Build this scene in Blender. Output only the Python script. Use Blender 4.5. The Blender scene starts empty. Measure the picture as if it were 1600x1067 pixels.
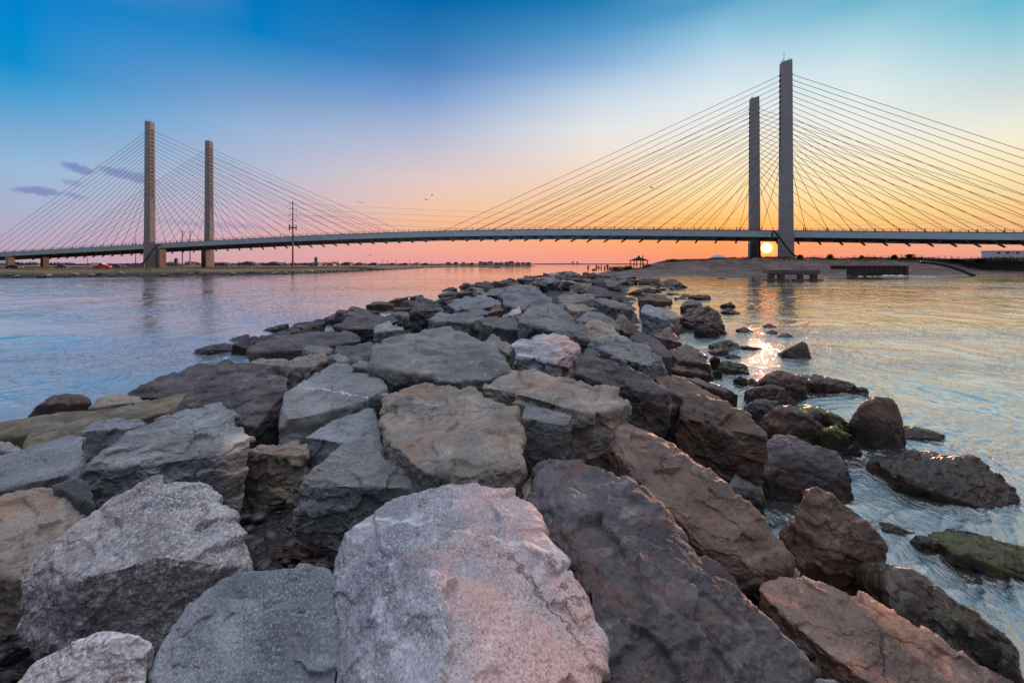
import bpy, bmesh, math, random
import numpy as np
from mathutils import Vector, Matrix
R = math.radians
S = bpy.context.scene
C = S.collection
F = 654.0            # focal length in pixels of the 1600 px wide frame
CX, CY = 800.0, 413.0  # principal column and eye-level row
H = 3.0              # eye height above the water

# ------------------------------------------------------------------ camera
cam_d = bpy.data.cameras.new("camera")
cam = bpy.data.objects.new("camera", cam_d)
C.objects.link(cam)
cam.location = (0, 0, H)
cam.rotation_euler = (R(90), 0, 0)
cam_d.sensor_width = 36.0
cam_d.lens = F / 1600.0 * 36.0
cam_d.shift_y = -(533.5 - CY) / 1600.0
cam_d.clip_start = 0.05
cam_d.clip_end = 60000
S.camera = cam
S.view_settings.view_transform = 'Standard'
S.view_settings.look = 'None'
S.view_settings.exposure = 0.0
S.view_settings.gamma = 1.0
S.cycles.max_bounces = 6
S.cycles.diffuse_bounces = 3
S.cycles.glossy_bounces = 3
S.cycles.use_denoising = True
S.cycles.denoising_prefilter = 'NONE'

def lin(c):
    c = c / 255.0
    return c / 12.92 if c <= 0.04045 else ((c + 0.055) / 1.055) ** 2.4
def rgb(r, g, b, k=1.0):
    return (lin(r) * k, lin(g) * k, lin(b) * k, 1.0)

# ------------------------------------------------------------------ sun
SUN_AZ, SUN_EL = math.atan2(1197.5 - CX, F), R(1.9)
sun_dir = Vector((math.sin(SUN_AZ) * math.cos(SUN_EL), math.cos(SUN_AZ) * math.cos(SUN_EL), math.sin(SUN_EL)))
sl = bpy.data.lights.new("sun", 'SUN')
sl.energy = 3.6
sl.angle = R(0.6)
sl.color = (1.0, 0.47, 0.27)
so = bpy.data.objects.new("sun", sl)
C.objects.link(so)
so.rotation_euler = sun_dir.to_track_quat('Z', 'Y').to_euler()

# ------------------------------------------------------------------ sky
W = bpy.data.worlds.new("World")
S.world = W
W.use_nodes = True
nt = W.node_tree
nt.nodes.clear()
class NB:
    """tiny node-graph builder"""
    def __init__(s, nt): s.nt = nt
    def n(s, t, **k):
        o = s.nt.nodes.new(t)
        for a, v in k.items(): setattr(o, a, v)
        return o
    def put(s, sock, v):
        if isinstance(v, bpy.types.NodeSocket): s.nt.links.new(v, sock)
        elif v is not None: sock.default_value = v
    def m(s, op, a, b=None, c=None, clamp=False):
        o = s.n('ShaderNodeMath', operation=op, use_clamp=clamp)
        s.put(o.inputs[0], a)
        if b is not None: s.put(o.inputs[1], b)
        if c is not None: s.put(o.inputs[2], c)
        return o.outputs[0]
    def vm(s, op, a, b=None, out=0):
        o = s.n('ShaderNodeVectorMath', operation=op)
        s.put(o.inputs[0], a)
        if b is not None:
            s.put(o.inputs['Scale' if op == 'SCALE' else 1], b)
        return o.outputs[out]
    def rng(s, v, a, b, c=0.0, d=1.0, smooth=False):
        o = s.n('ShaderNodeMapRange', interpolation_type='SMOOTHSTEP' if smooth else 'LINEAR')
        s.put(o.inputs[0], v)
        for i, x in enumerate((a, b, c, d)): s.put(o.inputs[1 + i], x)
        return o.outputs[0]
    def mix(s, f, a, b, mode='MIX'):
        o = s.n('ShaderNodeMix', data_type='RGBA', blend_type=mode)
        s.put(o.inputs[0], f); s.put(o.inputs[6], a); s.put(o.inputs[7], b)
        return o.outputs[2]
    def noise(s, vec, scale, detail=2, rough=0.5, dist=0.0, out=0):
        o = s.n('ShaderNodeTexNoise')
        s.put(o.inputs['Vector'], vec)
        o.inputs['Scale'].default_value = scale
        o.inputs['Detail'].default_value = detail
        o.inputs['Roughness'].default_value = rough
        o.inputs['Distortion'].default_value = dist
        return o.outputs[out]
    def voro(s, vec, scale, feature='F1', out='Distance', rand=1.0):
        o = s.n('ShaderNodeTexVoronoi', feature=feature)
        s.put(o.inputs['Vector'], vec)
        o.inputs['Scale'].default_value = scale
        o.inputs['Randomness'].default_value = rand
        return o.outputs[out]
    def ramp(s, v, stops, interp='LINEAR'):
        o = s.n('ShaderNodeValToRGB')
        cr = o.color_ramp
        cr.interpolation = interp
        while len(cr.elements) > 1: cr.elements.remove(cr.elements[-1])
        cr.elements[0].position = stops[0][0]; cr.elements[0].color = stops[0][1]
        for p, c in stops[1:]:
            e = cr.elements.new(p); e.color = c
        s.put(o.inputs[0], v)
        return o.outputs[0]
    def bump(s, h, strength, dist, normal=None):
        o = s.n('ShaderNodeBump')
        s.put(o.inputs['Height'], h)
        o.inputs['Strength'].default_value = strength
        o.inputs['Distance'].default_value = dist
        if normal is not None: s.put(o.inputs['Normal'], normal)
        return o.outputs[0]

b = NB(nt)
dirv = b.n('ShaderNodeTexCoord').outputs['Generated']
sep = b.n('ShaderNodeSeparateXYZ'); b.put(sep.inputs[0], dirv)
az = b.m('ARCTAN2', sep.outputs[0], sep.outputs[1])
el = b.m('ARCSINE', sep.outputs[2])
elf = b.m('DIVIDE', b.m('MAXIMUM', el, 0.0), math.pi / 2, clamp=True)
# sky colour seen in each direction: columns (azimuth) of (elevation row -> colour)
ZEN = (70, 120, 180)
cols = [
 (30,  [(0,(0,130,205)),(60,(0,138,206)),(100,(14,142,206)),(140,(62,156,210)),(200,(118,170,211)),(260,(152,186,215)),(320,(168,179,208)),(360,(182,173,198)),(410,(190,162,182))]),
 (400, [(0,(0,120,190)),(50,(5,127,196)),(100,(72,145,201)),(150,(120,160,206)),(200,(153,180,214)),(260,(178,187,213)),(320,(200,184,203)),(360,(214,174,184)),(410,(220,164,166))]),
 (670, [(0,(0,104,172)),(50,(40,118,180)),(100,(72,130,190)),(150,(122,157,208)),(200,(170,184,214)),(240,(200,194,210)),(280,(226,202,198)),(320,(240,198,174)),(345,(245,190,154)),(390,(243,170,150)),(412,(233,157,156))]),
 (930, [(0,(32,124,180)),(50,(82,150,200)),(100,(136,176,216)),(150,(195,214,230)),(200,(229,230,230)),(240,(241,226,214)),(280,(247,215,185)),(320,(250,204,150)),(345,(252,190,130)),(390,(255,165,124)),(412,(240,155,148))]),
 (1130,[(0,(88,160,200)),(50,(150,198,224)),(100,(195,220,235)),(150,(225,234,239)),(200,(240,237,229)),(250,(250,234,203)),(300,(254,224,165)),(345,(254,195,104)),(380,(252,166,98)),(412,(249,144,104))]),
 (1350,[(0,(110,180,206)),(50,(165,210,225)),(100,(205,228,234)),(150,(228,237,237)),(200,(242,241,230)),(250,(250,236,205)),(300,(253,227,170)),(345,(253,205,126)),(375,(252,170,116)),(412,(243,150,134))]),
 (1570,[(0,(104,184,210)),(50,(142,200,217)),(100,(182,214,222)),(150,(211,223,221)),(190,(235,235,223)),(220,(248,238,212)),(270,(251,230,184)),(320,(251,210,146)),(350,(250,195,132)),(385,(242,170,145)),(412,(235,150,145))]),
]
ZC = (204,205,214, 4.6)  # unseen zenith, brightened far beyond the visible sky to light the stone tops
BACK = [(0,(34,36,46)),(15,(46,50,66)),(35,(84,94,120)),(60,(194,200,214,1.4)),(90,ZC)]  # unseen sky behind the camera, dimmed low down to darken stone fronts
SIDEL = [(0,(96,84,106)),(8,(92,94,124)),(22,(92,116,154)),(52,(188,200,218,1.3)),(90,ZC)]  # unseen side sky, low rows dimmed for the same contrast
SIDER = [(0,(170,112,104)),(5,(180,134,108)),(12,(168,148,136)),(25,(130,142,156)),(54,(194,200,214,1.3)),(90,ZC)]
def hexramp(rows): return [(e / 90.0, rgb(*c)) for e, c in rows]
entries = [(-180, hexramp(BACK)), (-95, hexramp(SIDEL))]
for px, rows in cols:
    a = math.atan2(px - CX, F)
    st = []
    for py, c in sorted(rows, key=lambda t: -t[0]):
        e = max(0.0, math.degrees(math.atan2((CY - py) * math.cos(a), F)))
        st.append((e / 90.0, rgb(*c)))
    hold = {30: 24, 400: 31, 670: 34, 930: 34, 1130: 33, 1350: 29, 1570: 24}[px]
    st.append((hold / 90.0, tuple(x * .97 for x in rgb(*min(rows)[1])[:3]) + (1.0,)))
    if px in (30, 1570): st.append((30 / 90.0, rgb(134, 160, 184)))
    st.append((54 / 90.0, rgb(186, 194, 214, 1.3)))  # rows above the frame, brightened as added top light
    st.append((1.0, rgb(*ZC)))
    entries.append((math.degrees(a), st))
entries += [(95, hexramp(SIDER)), (180, hexramp(BACK))]
col = None
for i, (a, st) in enumerate(entries):
    r = b.ramp(elf, st)
    col = r if col is None else b.mix(b.rng(az, R(entries[i-1][0]), R(a)), col, r)
# a few small violet evening clouds low in the left sky
nz = b.noise(dirv, 9.0, 5, 0.6)
nz2 = b.noise(dirv, 60.0, 4, 0.6)
cm = None
for px, py, rx, ry, tilt, k in [(122,263,26,6,-.12,.9),(200,274,46,7.5,-.16,.75),(60,299,40,6.5,-.02,.85),(112,286,16,5,-.15,.5),(118,306,20,4,-.1,.45),(345,352,90,5,-.02,.30),(250,346,40,3,.05,.25),(480,338,60,4,.02,.18)]:
    a0 = math.atan2(px - CX, F); e0 = math.atan2((CY - py) * math.cos(a0), F)
    sx = rx * math.cos(a0) ** 2 / F; sy = ry * math.cos(a0) / F
    da = b.m('SUBTRACT', az, a0); de = b.m('SUBTRACT', el, e0)
    de = b.m('SUBTRACT', de, b.m('MULTIPLY', da, tilt))
    u = b.m('DIVIDE', da, sx); v = b.m('DIVIDE', de, sy)
    v = b.m('ADD', v, b.m('MULTIPLY', b.m('SUBTRACT', nz2, 0.5), 2.6))
    q = b.m('ADD', b.m('MULTIPLY', u, u), b.m('MULTIPLY', v, v))
    q = b.m('MULTIPLY', b.rng(q, 0.15, 1.7, 1.0, 0.0, smooth=True), k)
    cm = q if cm is None else b.m('MAXIMUM', cm, q)
col = b.mix(b.m('MULTIPLY', cm, 0.8), col, rgb(112, 122, 182))
# the low sun itself and the glow of the air round it
dt = b.vm('DOT_PRODUCT', dirv, tuple(sun_dir), out=1)
ang = b.m('DEGREES' if False else 'MULTIPLY', b.m('ARCCOSINE', b.m('MINIMUM', dt, 1.0)), 180 / math.pi)
glow = b.m('POWER', 2.718, b.m('MULTIPLY', ang, -0.55))
col = b.mix(1.0, col, b.mix(glow, (0, 0, 0, 1), (1.6, -0.38, -0.45, 1)), 'ADD')
g2 = b.m('POWER', 2.718, b.m('MULTIPLY', ang, -1.5))
col = b.mix(1.0, col, b.mix(g2, (0, 0, 0, 1), (3.0, .75, .0, 1)), 'ADD')
disc = b.rng(ang, 0.44, 0.62, 1.0, 0.0, smooth=True)
col = b.mix(1.0, col, b.mix(disc, (0, 0, 0, 1), (9.0, 5.5, 1.2, 1)), 'ADD')
bg = b.n('ShaderNodeBackground')
b.put(bg.inputs[0], col)
bg.inputs[1].default_value = 1.0
wo = b.n('ShaderNodeOutputWorld')
nt.links.new(bg.outputs[0], wo.inputs[0])

# ------------------------------------------------------------------ helpers
def P(px, py, z):
    """world point at height z that the photo shows at pixel (px, py)"""
    Y = F * (H - z) / (py - CY)
    return ((px - CX) / F * Y, Y, z)
def PY(px, py, Y):
    return ((px - CX) / F * Y, Y, H - (py - CY) * Y / F)

def mat(name):
    m = bpy.data.materials.new(name)
    m.use_nodes = True
    m.node_tree.nodes.clear()
    bb = NB(m.node_tree)
    pr = bb.n('ShaderNodeBsdfPrincipled')
    out = bb.n('ShaderNodeOutputMaterial')
    m.node_tree.links.new(pr.outputs[0], out.inputs[0])
    return m, bb, pr
_mc = {}
def simple(name, c, rough=0.7, metal=0.0, var=0.25, scale=3.0, bump=0.0):
    """plain procedural material with blotchy tone variation"""
    if name in _mc: return _mc[name]
    m, bb, pr = mat(name)
    tc = bb.n('ShaderNodeTexCoord').outputs['Object']
    n1 = bb.noise(tc, scale, 6, 0.6)
    lo = tuple(x * (1 - var) for x in c[:3]) + (1,)
    hi = tuple(min(1, x * (1 + var)) for x in c[:3]) + (1,)
    bb.put(pr.inputs['Base Color'], bb.mix(bb.rng(n1, .3, .7), lo, hi))
    pr.inputs['Roughness'].default_value = rough
    pr.inputs['Metallic'].default_value = metal
    if bump: bb.put(pr.inputs['Normal'], bb.bump(n1, 1.0, bump))
    _mc[name] = m
    return m

def mesh_obj(name, verts, faces, m, parent=None, smooth=False, loc=None):
    me = bpy.data.meshes.new(name)
    verts = np.asarray(verts, dtype=np.float32)
    if isinstance(faces, np.ndarray):
        nf, k = faces.shape
        me.vertices.add(len(verts)); me.vertices.foreach_set('co', verts.ravel())
        me.loops.add(nf * k); me.loops.foreach_set('vertex_index', faces.ravel().astype(np.int32))
        me.polygons.add(nf)
        me.polygons.foreach_set('loop_start', np.arange(0, nf * k, k, dtype=np.int32))
        me.update(calc_edges=True)
    else:
        me.from_pydata([tuple(map(float, v)) for v in verts], [], faces)
        me.update()
    if smooth:
        me.polygons.foreach_set('use_smooth', np.ones(len(me.polygons), dtype=bool))
    ml = m if isinstance(m, (list, tuple)) else [m]
    for x in ml: me.materials.append(x)
    o = bpy.data.objects.new(name, me)
    C.objects.link(o)
    if loc is not None: o.location = loc
    if parent is not None: o.parent = parent
    return o
def tag(o, label=None, cat=None, group=None, kind=None):
    if label: o['label'] = label
    if cat: o['category'] = cat
    if group: o['group'] = group
    if kind: o['kind'] = kind
    return o
def empty(name, loc, label, cat, group=None, rz=0.0):
    o = bpy.data.objects.new(name, None)
    o.empty_display_size = 0.3
    C.objects.link(o); o.location = loc; o.rotation_euler = (0, 0, rz)
    return tag(o, label, cat, group)

class MB:
    """collects simple solids into one mesh"""
    def __init__(s): s.v = []; s.f = []; s.mi = []; s.cur = 0
    def add(s, v, f):
        o = len(s.v); s.v += [tuple(x) for x in v]
        for q in f: s.f.append([o + i for i in q]); s.mi.append(s.cur)
        return s
    def box(s, x0, x1, y0, y1, z0, z1):
        return s.add([(x0,y0,z0),(x1,y0,z0),(x1,y1,z0),(x0,y1,z0),(x0,y0,z1),(x1,y0,z1),(x1,y1,z1),(x0,y1,z1)],
                     [(0,3,2,1),(4,5,6,7),(0,1,5,4),(1,2,6,5),(2,3,7,6),(3,0,4,7)])
    def hexa(s, bot, top):
        k = len(bot)
        return s.add(list(bot) + list(top), [tuple(range(k - 1, -1, -1)), tuple(range(k, 2 * k))] +
                     [(i, (i + 1) % k, k + (i + 1) % k, k + i) for i in range(k)])
    def tube(s, pts, r, n=8, cap=True):
        pts = [Vector(p) for p in pts]
        rs = r if isinstance(r, (list, tuple)) else [r] * len(pts)
        v = []; f = []
        up = Vector((0.13, 0.21, 1)).normalized()
        for i, p in enumerate(pts):
            t = (pts[min(i + 1, len(pts) - 1)] - pts[max(i - 1, 0)]).normalized()
            a = t.cross(up if abs(t.dot(up)) < .95 else Vector((1, 0, 0))).normalized(); c = t.cross(a)
            for k in range(n):
                w = 2 * math.pi * k / n
                v.append(p + (a * math.cos(w) + c * math.sin(w)) * rs[i])
        for i in range(len(pts) - 1):
            for k in range(n):
                f.append((i*n+k, i*n+(k+1) % n, (i+1)*n+(k+1) % n, (i+1)*n+k))
        if cap:
            f.append(tuple(range(n - 1, -1, -1))); f.append(tuple((len(pts)-1)*n + k for k in range(n)))
        return s.add(v, f)
    def cone(s, c, r0, r1, h, n=12):
        x, y, z = c
        return s.tube([(x, y, z), (x, y, z + h)], [r0, max(r1, 1e-3)], n)
    def build(s, name, m, parent=None, smooth=False, loc=None):
        o = mesh_obj(name, s.v, s.f, m, parent, smooth, loc)
        if any(s.mi): o.data.polygons.foreach_set('material_index', s.mi)
        return o

# vectorised value noise
_rs = np.random.RandomState(7)
_perm = _rs.permutation(256).astype(np.int64)
_perm = np.concatenate([_perm, _perm, _perm])
_val = _rs.rand(256) * 2 - 1
def vnoise(p):
    i = np.floor(p).astype(np.int64); f = p - i
    u = f * f * f * (f * (f * 6 - 15) + 10)
    i &= 255
    x, y, z = i[:, 0], i[:, 1], i[:, 2]
    def h(a, b_, c): return _val[_perm[_perm[_perm[a & 255] + (b_ & 255)] + (c & 255)]]
    ux, uy, uz = u[:, 0], u[:, 1], u[:, 2]
    def L(a, b_, t): return a + (b_ - a) * t
    x00 = L(h(x,y,z), h(x+1,y,z), ux); x10 = L(h(x,y+1,z), h(x+1,y+1,z), ux)
    x01 = L(h(x,y,z+1), h(x+1,y,z+1), ux); x11 = L(h(x,y+1,z+1), h(x+1,y+1,z+1), ux)
    return L(L(x00, x10, uy), L(x01, x11, uy), uz)
def fbm(p, o=4, g=0.5):
    s = 0; a = 1.0
    for k in range(o):
        s = s + a * vnoise(p * (2.03 ** k) + 17.3 * k); a *= g
    return s
def sstep(x, a, b_):
    t = np.clip((x - a) / (b_ - a), 0, 1); return t * t * (3 - 2 * t)
# ------------------------------------------------------------------ water
def build_water():
    m, bb, pr = mat("sea_water")
    geo = bb.n('ShaderNodeNewGeometry')
    pos = geo.outputs['Position']
    sp = bb.n('ShaderNodeSeparateXYZ'); bb.put(sp.inputs[0], pos)
    dist = bb.vm('LENGTH', pos, out=1)
    st = bb.vm('MULTIPLY', pos, (1.0, 1.0, 1.0))
    mpw = bb.n('ShaderNodeMapping'); bb.put(mpw.inputs['Vector'], bb.vm('ADD', pos, bb.vm('SCALE', bb.noise(pos, .5, 3, out=1), 1.2)))
    mpw.inputs['Rotation'].default_value = (0, 0, R(18)); mpw.inputs['Scale'].default_value = (1.7, .62, 1)
    n1 = bb.noise(mpw.outputs[0], 7.5, 5, 0.62, 0.4)
    n2 = bb.noise(bb.vm('MULTIPLY', pos, (0.7, 1.0, 1.0)), 1.7, 5, 0.6, 0.8)
    n3 = bb.noise(bb.vm('MULTIPLY', pos, (0.16, 0.22, 1.0)), 1.0, 5, 0.55, 0.5)
    patch = bb.noise(bb.vm('MULTIPLY', pos, (0.02, 0.05, 1.0)), 1.0, 4, 0.6, 1.0)   # smooth and rippled lanes
    pk = bb.rng(patch, .42, .58, .30, 1.25, smooth=True)
    bmp = bb.bump(n3, 1.0, 0.045)
    h2 = bb.m('MULTIPLY', n2, bb.m('MULTIPLY', pk, bb.rng(dist, 5, 50, .13, .06)))
    bmp = bb.bump(h2, 1.0, 0.42, bmp)
    h1 = bb.m('MULTIPLY', n1, bb.m('MULTIPLY', pk, bb.rng(dist, 6, 30, .95, 0.22)))
    bmp = bb.bump(h1, 1.0, 0.075, bmp)
    bb.put(pr.inputs['Normal'], bmp)
    # shallow water over stones is a little lighter and greener
    sh = bb.noise(pos, 0.45, 4, 0.6)
    bb.put(pr.inputs['Base Color'], bb.mix(sh, (0.040, 0.050, 0.044, 1), (0.075, 0.082, 0.070, 1)))
    pr.inputs['Roughness'].default_value = 0.07
    pr.inputs['IOR'].default_value = 1.33
    pr.inputs['Specular IOR Level'].default_value = 0.0
    gl = bb.n('ShaderNodeBsdfGlossy'); gl.inputs['Color'].default_value = (.97, .97, .97, 1); gl.inputs['Roughness'].default_value = .06
    bb.put(gl.inputs['Normal'], bmp)
    lw = bb.n('ShaderNodeLayerWeight'); lw.inputs['Blend'].default_value = .5; bb.put(lw.inputs['Normal'], bmp)
    fac = bb.m('ADD', .07, bb.m('MULTIPLY', bb.m('POWER', lw.outputs['Facing'], .95), .92), clamp=True)
    mx = bb.n('ShaderNodeMixShader'); bb.put(mx.inputs[0], fac)
    m.node_tree.links.new(pr.outputs[0], mx.inputs[1]); m.node_tree.links.new(gl.outputs[0], mx.inputs[2])
    mo = [n for n in m.node_tree.nodes if n.type == 'OUTPUT_MATERIAL'][0]
    m.node_tree.links.new(mx.outputs[0], mo.inputs[0])
    # polar sheet, fine in front and near, out to the horizon
    fr = np.linspace(-60, 60, 900)
    bk = np.linspace(60, 300, 62)[1:-1]
    th = np.radians(np.concatenate([fr, bk]))
    rr = [2.2]
    while rr[-1] < 16: rr.append(rr[-1] * 1.0038)
    while rr[-1] < 170: rr.append(rr[-1] * 1.0075)
    while rr[-1] < 42000: rr.append(rr[-1] * 1.18)
    rr = np.array(rr)
    T, RR = np.meshgrid(th, rr)
    X = RR * np.sin(T); Y = RR * np.cos(T)
    p = np.stack([X.ravel(), Y.ravel(), np.zeros(X.size)], 1)
    r = RR.ravel()
    near = r < 170
    z = np.zeros(len(p)); q = p[near]; rq = r[near]
    # swirl the domain for current-like ripples
    wx = vnoise(q * .35 + 5) * 1.3; wy = vnoise(q * .35 + 31) * 1.3
    a = R(62)
    u = (q[:,0] + wx) * math.cos(a) + (q[:,1] + wy) * math.sin(a)
    v = -(q[:,0] + wx) * math.sin(a) + (q[:,1] + wy) * math.cos(a)
    def lay(fu, fv, s): return vnoise(np.stack([u * fu, v * fv, np.full_like(u, s)], 1))
    z1 = lay(.55, 1.1, 1.) * .019
    z2 = (1 - np.abs(lay(1.1, 2.9, 7.)) * 2) * .015
    z3 = (1 - np.abs(lay(2.8, 7.0, 13.)) * 2) * .013 * (1 - sstep(rq, 8, 17) * .3) * (1 - sstep(rq, 18, 40))
    z4 = (1 - np.abs(lay(7., 16., 19.)) * 2) * .0048 * (1 - sstep(rq, 8, 18))
    calm = .55 + .45 * sstep(vnoise(q * np.array([.12, .25, 1])), -.5, .5)
    z[near] = (z1 + (z2 * (1 - sstep(rq, 70, 120)) + z3 + z4) * calm) * (1 - sstep(rq, 110, 165))
    p[:, 2] = z
    nr, na = X.shape
    i = np.arange(nr - 1)[:, None] * na; j = np.arange(na)[None, :]; j2 = (j + 1) % na
    f = np.stack([(i + j).ravel(), (i + j2).ravel(), (i + na + j2).ravel(), (i + na + j).ravel()], 1)[:, ::-1]
    o = mesh_obj("water", p, f, m, smooth=True)
    # close the centre under the jetty
    tag(o, kind='structure')
build_water()
# ------------------------------------------------------------------ rock materials
def rock_mat(name, lo, hi, warm=(200,140,115), warm_amt=.3, pale=.25, streak=.35, rough=.78, speck=.5, grain=1.0, moss=0.0, wet=True, vein=0.0, warmx=0.0, sdir=(0.5,0.2,1.0)):
    m, bb, pr = mat(name)
    tc = bb.n('ShaderNodeTexCoord').outputs['Object']
    oi = bb.n('ShaderNodeObjectInfo')
    off = bb.vm('SCALE', (31.7, 17.3, 47.1), oi.outputs['Random'])
    co = bb.vm('ADD', tc, off)
    geo = bb.n('ShaderNodeNewGeometry')
    pz = bb.n('ShaderNodeSeparateXYZ'); bb.put(pz.inputs[0], geo.outputs['Position'])
    nzv = bb.n('ShaderNodeSeparateXYZ'); bb.put(nzv.inputs[0], geo.outputs['Normal'])
    big = bb.noise(co, 1.3, 6, 0.62, 0.4)
    mid = bb.noise(co, 6.0, 8, 0.66, 0.3)
    # mineral layers: stretched noise
    mp = bb.n('ShaderNodeMapping'); bb.put(mp.inputs['Vector'], co)
    mp.inputs['Rotation'].default_value = (R(60 * sdir[0]), R(50 * sdir[1]), R(40 * sdir[2]))
    mp.inputs['Scale'].default_value = (1.2, 1.6, 13.0)
    lay = bb.noise(mp.outputs[0], 1.6, 7, 0.62, 0.35)
    spv = bb.rng(bb.noise(bb.vm('ADD', co, (4.4, 7.7, 2.2)), 2.4, 5, .65), .38, .62, .35, 1.0)
    fine = bb.noise(co, 84 * grain, 3, 0.7)
    fine2 = bb.noise(co, 34 * grain, 4, 0.7)
    c = bb.mix(bb.rng(big, .36, .64), lo, hi)
    c = bb.mix(bb.m('MULTIPLY', bb.rng(mid, .42, .68), .45), c, tuple(x * .55 for x in hi[:3]) + (1,))
    # lighter and darker layering
    c = bb.mix(bb.m('MULTIPLY', bb.rng(lay, .52, .70), streak), c, tuple(min(1, x * 1.9) for x in hi[:3]) + (1,))
    c = bb.mix(bb.m('MULTIPLY', bb.rng(lay, .46, .30), streak), c, tuple(x * .38 for x in lo[:3]) + (1,))
    # warm iron stain
    wn = bb.noise(bb.vm('ADD', co, (9.1, 3.3, 4.7)), 1.7, 6, 0.65, 0.8)
    if warmx != 0.0:  # with warmx the tint gathers towards the stone's right side
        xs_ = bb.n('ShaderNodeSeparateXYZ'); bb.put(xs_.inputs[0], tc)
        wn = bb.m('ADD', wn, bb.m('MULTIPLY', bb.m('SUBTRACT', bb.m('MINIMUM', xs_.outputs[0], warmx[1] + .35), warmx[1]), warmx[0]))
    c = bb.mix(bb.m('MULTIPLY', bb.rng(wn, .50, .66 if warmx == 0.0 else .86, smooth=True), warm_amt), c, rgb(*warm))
    # pale mineral crust in rough patches
    pn = bb.noise(bb.vm('ADD', co, (2.7, 8.1, 1.3)), 4.5, 9, 0.72, 0.5)
    c = bb.mix(bb.m('MULTIPLY', bb.rng(pn, .57, .68), pale), c, rgb(205, 200, 200))
    # crystals
    c = bb.mix(bb.m('MULTIPLY', bb.m('MULTIPLY', bb.rng(fine, .53, .66), spv), speck * .85), c, tuple(min(1, x * 1.9 + .04) for x in hi[:3]) + (1,))
    c = bb.mix(bb.m('MULTIPLY', bb.m('MULTIPLY', bb.rng(fine, .46, .34), spv), speck), c, tuple(x * .22 for x in lo[:3]) + (1,))
    c = bb.mix(bb.m('MULTIPLY', bb.rng(fine2, .44, .32), speck * .5), c, tuple(x * .30 for x in lo[:3]) + (1,))
    # hairline cracks
    wc = bb.vm('ADD', co, bb.vm('SCALE', bb.noise(co, 5.0, 5, .7, out=1), .22))
    ck = bb.voro(bb.vm('MULTIPLY', wc, (1.0, .55, 1.6)), 1.3, 'DISTANCE_TO_EDGE')
    ckm = bb.m('MULTIPLY', bb.rng(ck, .0, .011, 1.0, 0.0), bb.rng(bb.noise(co, 1.1, 2), .56, .64))
    c = bb.mix(bb.m('MULTIPLY', ckm, .5), c, (0.012, 0.011, 0.010, 1))
    if vein > 0:
        vsep = bb.n('ShaderNodeSeparateXYZ'); bb.put(vsep.inputs[0], tc)
        wob = bb.m('MULTIPLY', bb.m('SUBTRACT', bb.noise(tc, 3.0, 5, .6), .5), .35)
        yv = bb.m('ADD', bb.m('ADD', bb.m('MULTIPLY', vsep.outputs[0], .25), vsep.outputs[1]), wob)
        vm_ = bb.rng(bb.m('ABSOLUTE', bb.m('SUBTRACT', yv, vein)), .006, .024, 1.0, 0.0, smooth=True)
        vm_ = bb.m('MULTIPLY', vm_, bb.rng(bb.noise(tc, 14., 3), .3, .55))
        c = bb.mix(bb.m('MULTIPLY', vm_, .8), c, rgb(205, 212, 208))
    # tint per stone
    br = bb.rng(oi.outputs['Random'], 0, 1, .82, 1.22)
    c = bb.vm('SCALE', c, br)
    rgh = bb.rng(mid, .3, .7, rough - .12, min(1, rough + .12))
    if moss > 0:
        mn = bb.noise(bb.vm('ADD', co, (5.5, 1.5, 7.5)), 3.2, 8, .7)
        mk = bb.m('MULTIPLY', bb.rng(bb.m('ADD', mn, bb.m('MULTIPLY', nzv.outputs[2], .18)), .60, .70), moss)
        c = bb.mix(mk, c, bb.mix(fine2, rgb(62, 76, 20), rgb(150, 168, 44)))
    if wet:
        # the tide line: stone is dark and shiny where the waves keep it wet
        wl = bb.m('ADD', pz.outputs[2], bb.m('MULTIPLY', bb.m('SUBTRACT', big, .5), -.5))
        wk = bb.rng(wl, .22, .50, 1.0, 0.0, smooth=True)
        c = bb.mix(wk, c, bb.vm('MULTIPLY', c, (.30, .27, .26)))
        rgh = bb.m('ADD', bb.m('MULTIPLY', rgh, bb.m('SUBTRACT', 1.0, wk)), bb.m('MULTIPLY', wk, .26))
    bb.put(pr.inputs['Base Color'], c)
    bb.put(pr.inputs['Roughness'], rgh)
    pr.inputs['Specular IOR Level'].default_value = .24 if rough > .45 else .45
    n = bb.bump(mid, .9, .012)
    n = bb.bump(lay, .75 * min(1, streak * 1.8), .014, n)
    n = bb.bump(bb.rng(ck, 0, .03), .8, .010, n) if False else bb.bump(bb.m('MULTIPLY', ckm, -1.0), .8, .010, n)
    n = bb.bump(fine2, 1.0, .008, n)
    n = bb.bump(fine, .8, .0030, n)
    bb.put(pr.inputs['Normal'], n)
    return m

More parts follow.
